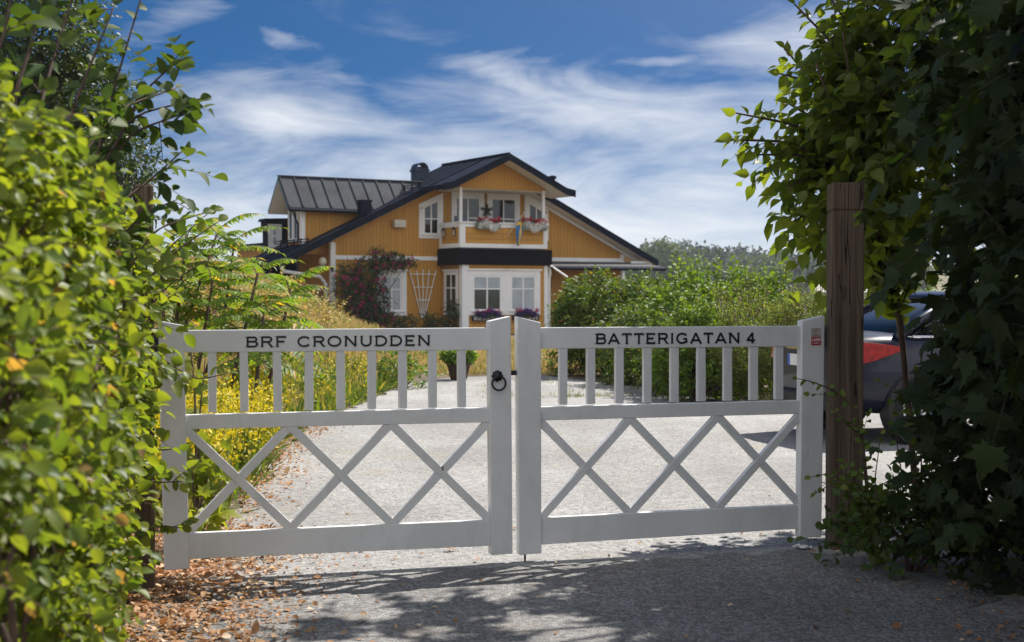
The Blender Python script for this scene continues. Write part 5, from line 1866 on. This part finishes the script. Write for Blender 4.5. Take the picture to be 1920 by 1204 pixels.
def litter():
    rng = np.random.default_rng(83)
    xs_, ys_ = [], []
    n = 8500
    y = rng.uniform(4.8, 8.4, n)
    x = np.interp(y, EDGE_Y, EDGE_X) + .1 + rng.normal(0, .32, n) - .12
    xs_.append(x); ys_.append(y)
    y = rng.uniform(8.0, 15, 1400)
    xs_.append(np.interp(y, EDGE_Y, EDGE_X) + rng.normal(.06, .12, 1400)); ys_.append(y)
    y = rng.uniform(5.0, 7.6, 300)
    xs_.append(2.25 + rng.normal(0, .3, 300)); ys_.append(y)
    y = rng.uniform(5.2, 9.0, 90)
    xs_.append(rng.uniform(-1.5, 1.7, 90)); ys_.append(y)
    x, y = np.concatenate(xs_), np.concatenate(ys_)
    P = np.stack([x, y, np.maximum(bank(x, y), 0) + .008 + rng.uniform(0, .02, len(x))], -1)
    D = rng.normal(0, 1, P.shape) * np.array([1, 1, .25])
    N = np.array([0, 0, 1.]) + rng.normal(0, .35, P.shape)
    V, T = place(LEAF_MID, P, D, N, rng.gamma(4.0, .0052, len(x)) + .007)
    tag(tri_mesh('leaf_litter', V, T, M['litter']), 'brown fallen leaves along the edges of the drive', 'fallen leaves', None, 'stuff')
    k = 420
    y = rng.uniform(4.8, 8.2, k)
    x = np.interp(y, EDGE_Y, EDGE_X) + rng.normal(0, .3, k)
    A = np.stack([x, y, np.full(k, .016)], -1)
    B = A + rng.normal(0, 1, A.shape) * np.array([.06, .06, .006])
    V, T = sticks(A, B, .0022, .0012)
    tag(tri_mesh('twig_litter', V, T, M['twig']), 'small dry twigs among the fallen leaves', 'twigs', None, 'stuff')
    wv, wt = [], 0
    cx_, cy_ = rng.uniform(-.6, 1.6, 26), rng.uniform(14, 23.5, 26)
    cy_ = np.maximum(cy_, 19.0 + .2 * cx_)
    P = np.stack([np.repeat(cx_, 40), np.repeat(cy_, 40), np.zeros(26 * 40)], -1) + rng.normal(0, .06, (26 * 40, 3)) * np.array([1.6, 1.6, 0])
    V, T = place(BLADE, P, np.array([0, 0, .7]) + rng.normal(0, .6, P.shape), rng.normal(0, 1, P.shape), rng.uniform(.03, .09, len(P)))
    tag(tri_mesh('weeds', V, T, M['green_grass']), 'small green weeds growing through the gravel', 'weeds', None, 'stuff')
    n = 9000
    y = rng.uniform(5.4, 13, n)
    x = rng.uniform(-1.6, 2.2, n)
    tetra = (np.array([(-.5, -.4, 0), (.5, -.4, 0), (.1, .5, 0), (0, 0, .55)], float), np.array([(0, 1, 3), (1, 2, 3), (2, 0, 3)]))
    P = np.stack([x, y, np.full(n, .003)], -1)
    V, T = place(tetra, P, rng.normal(0, 1, P.shape) * np.array([1, 1, 0.05]), np.array([0, 0, 1.]) + rng.normal(0, .1, P.shape), rng.uniform(.006, .02, n))
    tag(tri_mesh('loose_gravel', V, T, pmat('stone', (.34, .33, .31), .85, .3, 30)), 'loose grey stones lying on the drive', 'gravel', None, 'stuff')


litter()
sc_ = empty('paper_scrap', 'small crumpled white paper scrap on the gravel by the timber post', 'paper', (gx(1503, 7.75), 7.72, .01))
rs = np.random.default_rng(5)
gx_, gy_ = np.meshgrid(np.linspace(-.05, .05, 6), np.linspace(-.03, .03, 5))
Vp = np.stack([gx_, gy_, np.abs(rs.normal(0, .012, gx_.shape)) + .004], -1).reshape(-1, 3)
Tp = [t for j in range(4) for i in range(5) for t in ((j * 6 + i, j * 6 + i + 1, j * 6 + i + 7), (j * 6 + i, j * 6 + i + 7, j * 6 + i + 6))]
tri_mesh('sheet', Vp, np.array(Tp), M['sign_white'], sc_, False)
for i, (px, py, Y, r, n, lab) in enumerate([(430, 560, 22, (1.3, 1.0, .5), 420, 'golden seeding shrub on top of the bank behind the sumac'), (545, 590, 24, (1.0, .9, .42), 380, 'golden seeding shrub on the bank slope next to the rose'), (390, 600, 19, (.9, .8, .5), 300, 'golden seeding shrub behind the hinge stile of the left leaf')]):
    c = at(px, py, Y)
    gz = float(bank(c[0], Y))
    bush('golden_shrub', lab, 'shrub', (c[0], Y, gz), [(c, r, n)], 'gold_bush', .05, .22, 7, LEAF_SMALL, 'twig', 'golden shrubs on the bank', 90 + i, inner=.5, zlow=-.6, upb=.9, r0=.01)
for i, (px, py, Y, r, n, lab) in enumerate([(478, 715, 15.5, (.32, .3, .4), 90, 'dark green bush beside the black post on the bank'), (755, 720, 21, (.45, .4, .42), 130, 'yellow-green bush at the far end of the bank by the planter'), (600, 730, 18, (.3, .3, .25), 60, 'low scrubby green bush in the middle of the dry bank'),
                                            (1070, 690, 24.5, (.5, .4, .3), 90, 'low green clump on the lawn at the end of the trimmed hedge')]):
    c = at(px, py, Y)
    gz = float(bank(c[0], Y))
    bush('bank_bush', lab, 'bush', (c[0], Y, gz), [((c[0], Y, max(c[2], gz + r[2] * .6)), r, n)], 'leaf_hedge' if i == 0 else 'leaf_bright', .07, .2, 6, LEAF_MID, 'twig', None, 95 + i, inner=.4, zlow=-.8, upb=.6, r0=.01)

# ---- hedge and shrubs behind the gate on the right
bush('trimmed_hedge', 'trimmed rounded hedge in front of the house porch', 'hedge', (1.6, 24.2, 0), [((1.42, 24.2, .95), (.72, .8, .8), 1500), ((2.3, 23.6, .9), (.8, .8, .8), 1200)], 'leaf_hedge', .075, .2, 6, LEAF_MID, seed=101, lump=.05, inner=.45, zlow=-.95, upb=.2, nlimb=8, r0=.02)


def shoots(px0, px1, py, Y, n, L, size, tm):
    def f(rng, b0):
        A = np.array([at(rng.uniform(px0, px1), py + rng.uniform(-10, 30), Y + rng.uniform(-.4, .4)) for _ in range(n)]) - b0
        D = np.array([0, 0, 1.]) + rng.normal(0, .22, A.shape)
        return sprays(rng, A, D, L * rng.uniform(.6, 1.3, n), 11, size, -.05, tm, rad=.005)
    return f


bush('tall_shrub', 'tall bright green shrub with upright shoots behind the lettered BATTERIGATAN leaf', 'shrub', (3.2, 21, 0), [(at(1290, 610, 21), (.6, .8, .66), 900), (at(1410, 600, 21), (.66, .8, .66), 900), (at(1350, 650, 20.5), (.95, .8, .8), 700), (at(1245, 630, 22), (.42, .7, .72), 450)],
     'leaf_bright', .08, .2, 6, LEAF_MID, seed=102, lump=.14, inner=.5, zlow=-.9, upb=.8, r0=.03, extra=shoots(1250, 1490, 535, 21, 46, .34, .085, LEAF_MID))
bush('low_shrub', 'lower bright green shrub in front of the tall one, left of the yellowish one', 'shrub', (2.35, 18.3, 0), [(at(1315, 650, 18.3), (.46, .5, .5), 800), (at(1275, 680, 18.6), (.34, .5, .46), 450), (at(1375, 670, 18.2), (.42, .5, .55), 500)], 'leaf_bright', .06, .2, 7, LEAF_MID, seed=103, inner=.6, zlow=-.95, upb=.5,
     extra=shoots(1265, 1350, 580, 18.2, 24, .25, .06, LEAF_MID))
bush('yellow_shrub', 'fine-leaved yellowish green shrub beside the thick timber post', 'shrub', (3.6, 17.6, 0), [(at(1420, 640, 17.6), (.55, .5, .46), 1000), (at(1510, 620, 17.6), (.45, .5, .46), 900), (at(1470, 700, 17.8), (.75, .5, .6), 700), (at(1590, 630, 17.8), (.5, .5, .55), 450)], 'leaf_yellowgreen', .042, .24, 9, LEAF_LANCE, seed=104,
     inner=.55, zlow=-.95, upb=.9, extra=shoots(1350, 1560, 575, 17.6, 90, .32, .045, LEAF_LANCE))
bush('dark_hedge', 'dark shaded hedge bottom behind the parked car', 'hedge', (4.2, 19.2, 0), [((2.6, 19.4, .55), (.9, .7, .7), 900), ((4.4, 18.9, .55), (1.3, .7, .75), 1000), ((6.4, 18.6, .8), (1.4, .8, 1.0), 700), ((8.4, 18.0, .9), (1.4, .9, 1.1), 400), ((1.9, 21.8, .6), (.6, .7, .65), 600)], 'leaf_hedge', .07, .22, 6, LEAF_MID, seed=105, lump=.06, inner=.6, zlow=-.95, upb=.2, nlimb=6)


# ---- far shore: hill, wood, one broad tree, pale buildings
def far():
    xs_ = np.linspace(0, 220, 45)
    ys_ = np.linspace(330, 560, 24)
    hf = lambda x, y: 7.5 * sstep((y - 335) / 90) * sstep((x - 10) / 40) * (1 + .25 * np.sin(x * .06)) - .5
    tag(grid_sheet('hills', xs_, ys_, hf, M['far_ground']), kind='structure')
    rng = np.random.default_rng(111)
    parts, pine = [], []
    for i in range(260):
        y = rng.uniform(345, 430)
        x = rng.uniform(24, 110) * y / 380
        z = float(hf(np.array(x), np.array(y)))
        h = rng.uniform(6.5, 9.5)
        isp = rng.random() < .45
        c = np.array([x, y, z + h * .55])
        if isp:
            P, N = blob(rng, 300, c + np.array([0, 0, h * .12]), (1.4 + rng.uniform(0, .6), 1.6, h * .42), .25, .3, f=4)
        else:
            P, N = blob(rng, 420, c, (2.2 + rng.uniform(0, 1.2), 2.4, h * .42), .2, .4, f=4)
        D = N + rng.normal(0, .6, P.shape)
        (pine if isp else parts).append(place(LEAF_SMALL, P, D, N + rng.normal(0, .5, P.shape) + np.array([0, 0, .5]), rng.uniform(.7, 1.4, len(P))))
    V1, T1 = merge(parts)
    V2, T2 = merge(pine)
    V, T = merge([(V1, T1), (V2, T2)])
    mi = np.concatenate([np.zeros(len(T1)), np.ones(len(T2))])
    tag(tri_mesh('far_wood', V, T, [M['leaf_far'], M['leaf_pine']], mi=mi), 'far mixed wood of pines and broadleaf trees on the hill', 'wood', None, 'stuff')
    c = at(1238, 482, 300)
    tree('broad_tree', 'far round-crowned tree just past the right end of the house roof', (c[0], 300, 0), [(c + np.array([0, 0, -1]), (4.6, 4, 4.8), 420), (c + np.array([3.8, 0, -3]), (3.5, 3, 3.6), 220), (c + np.array([-3.4, 0, -3]), (3.4, 3, 3.4), 200)], 'leaf_far', .9, 112, .5, 1.6, 4, LEAF_SMALL, htrunk=4, inner=.6)
    c = at(1532, 535, 120)
    b = empty('far_building', 'far pale low building with light roof beyond the yellowish shrub', 'building', (c[0], 120, 0))
    MB().box(.2, 4.5, 0, 6, 0, 1.5).go('wall', M['wall_far'], b)
    MB().prism([(-.3, 1.5), (6.3, 1.5), (3, 2.2)], 0, 4.8, 'x').go('roof', M['plank_grey'], b)


far()
hz_ = MB().box(-90, 330, -12, 620, -1.2, 20)
hz, T, out = mat('haze')
pv = T.n('ShaderNodeVolumePrincipled', Color=(.86, .91, 1.0, 1), Density=.00032)
T.t.links.new(pv.outputs[0], out.inputs[1])
tag(hz_.go('haze', hz), 'pale summer haze over the far wood', 'haze', None, 'stuff')
SC.frame_set(1)
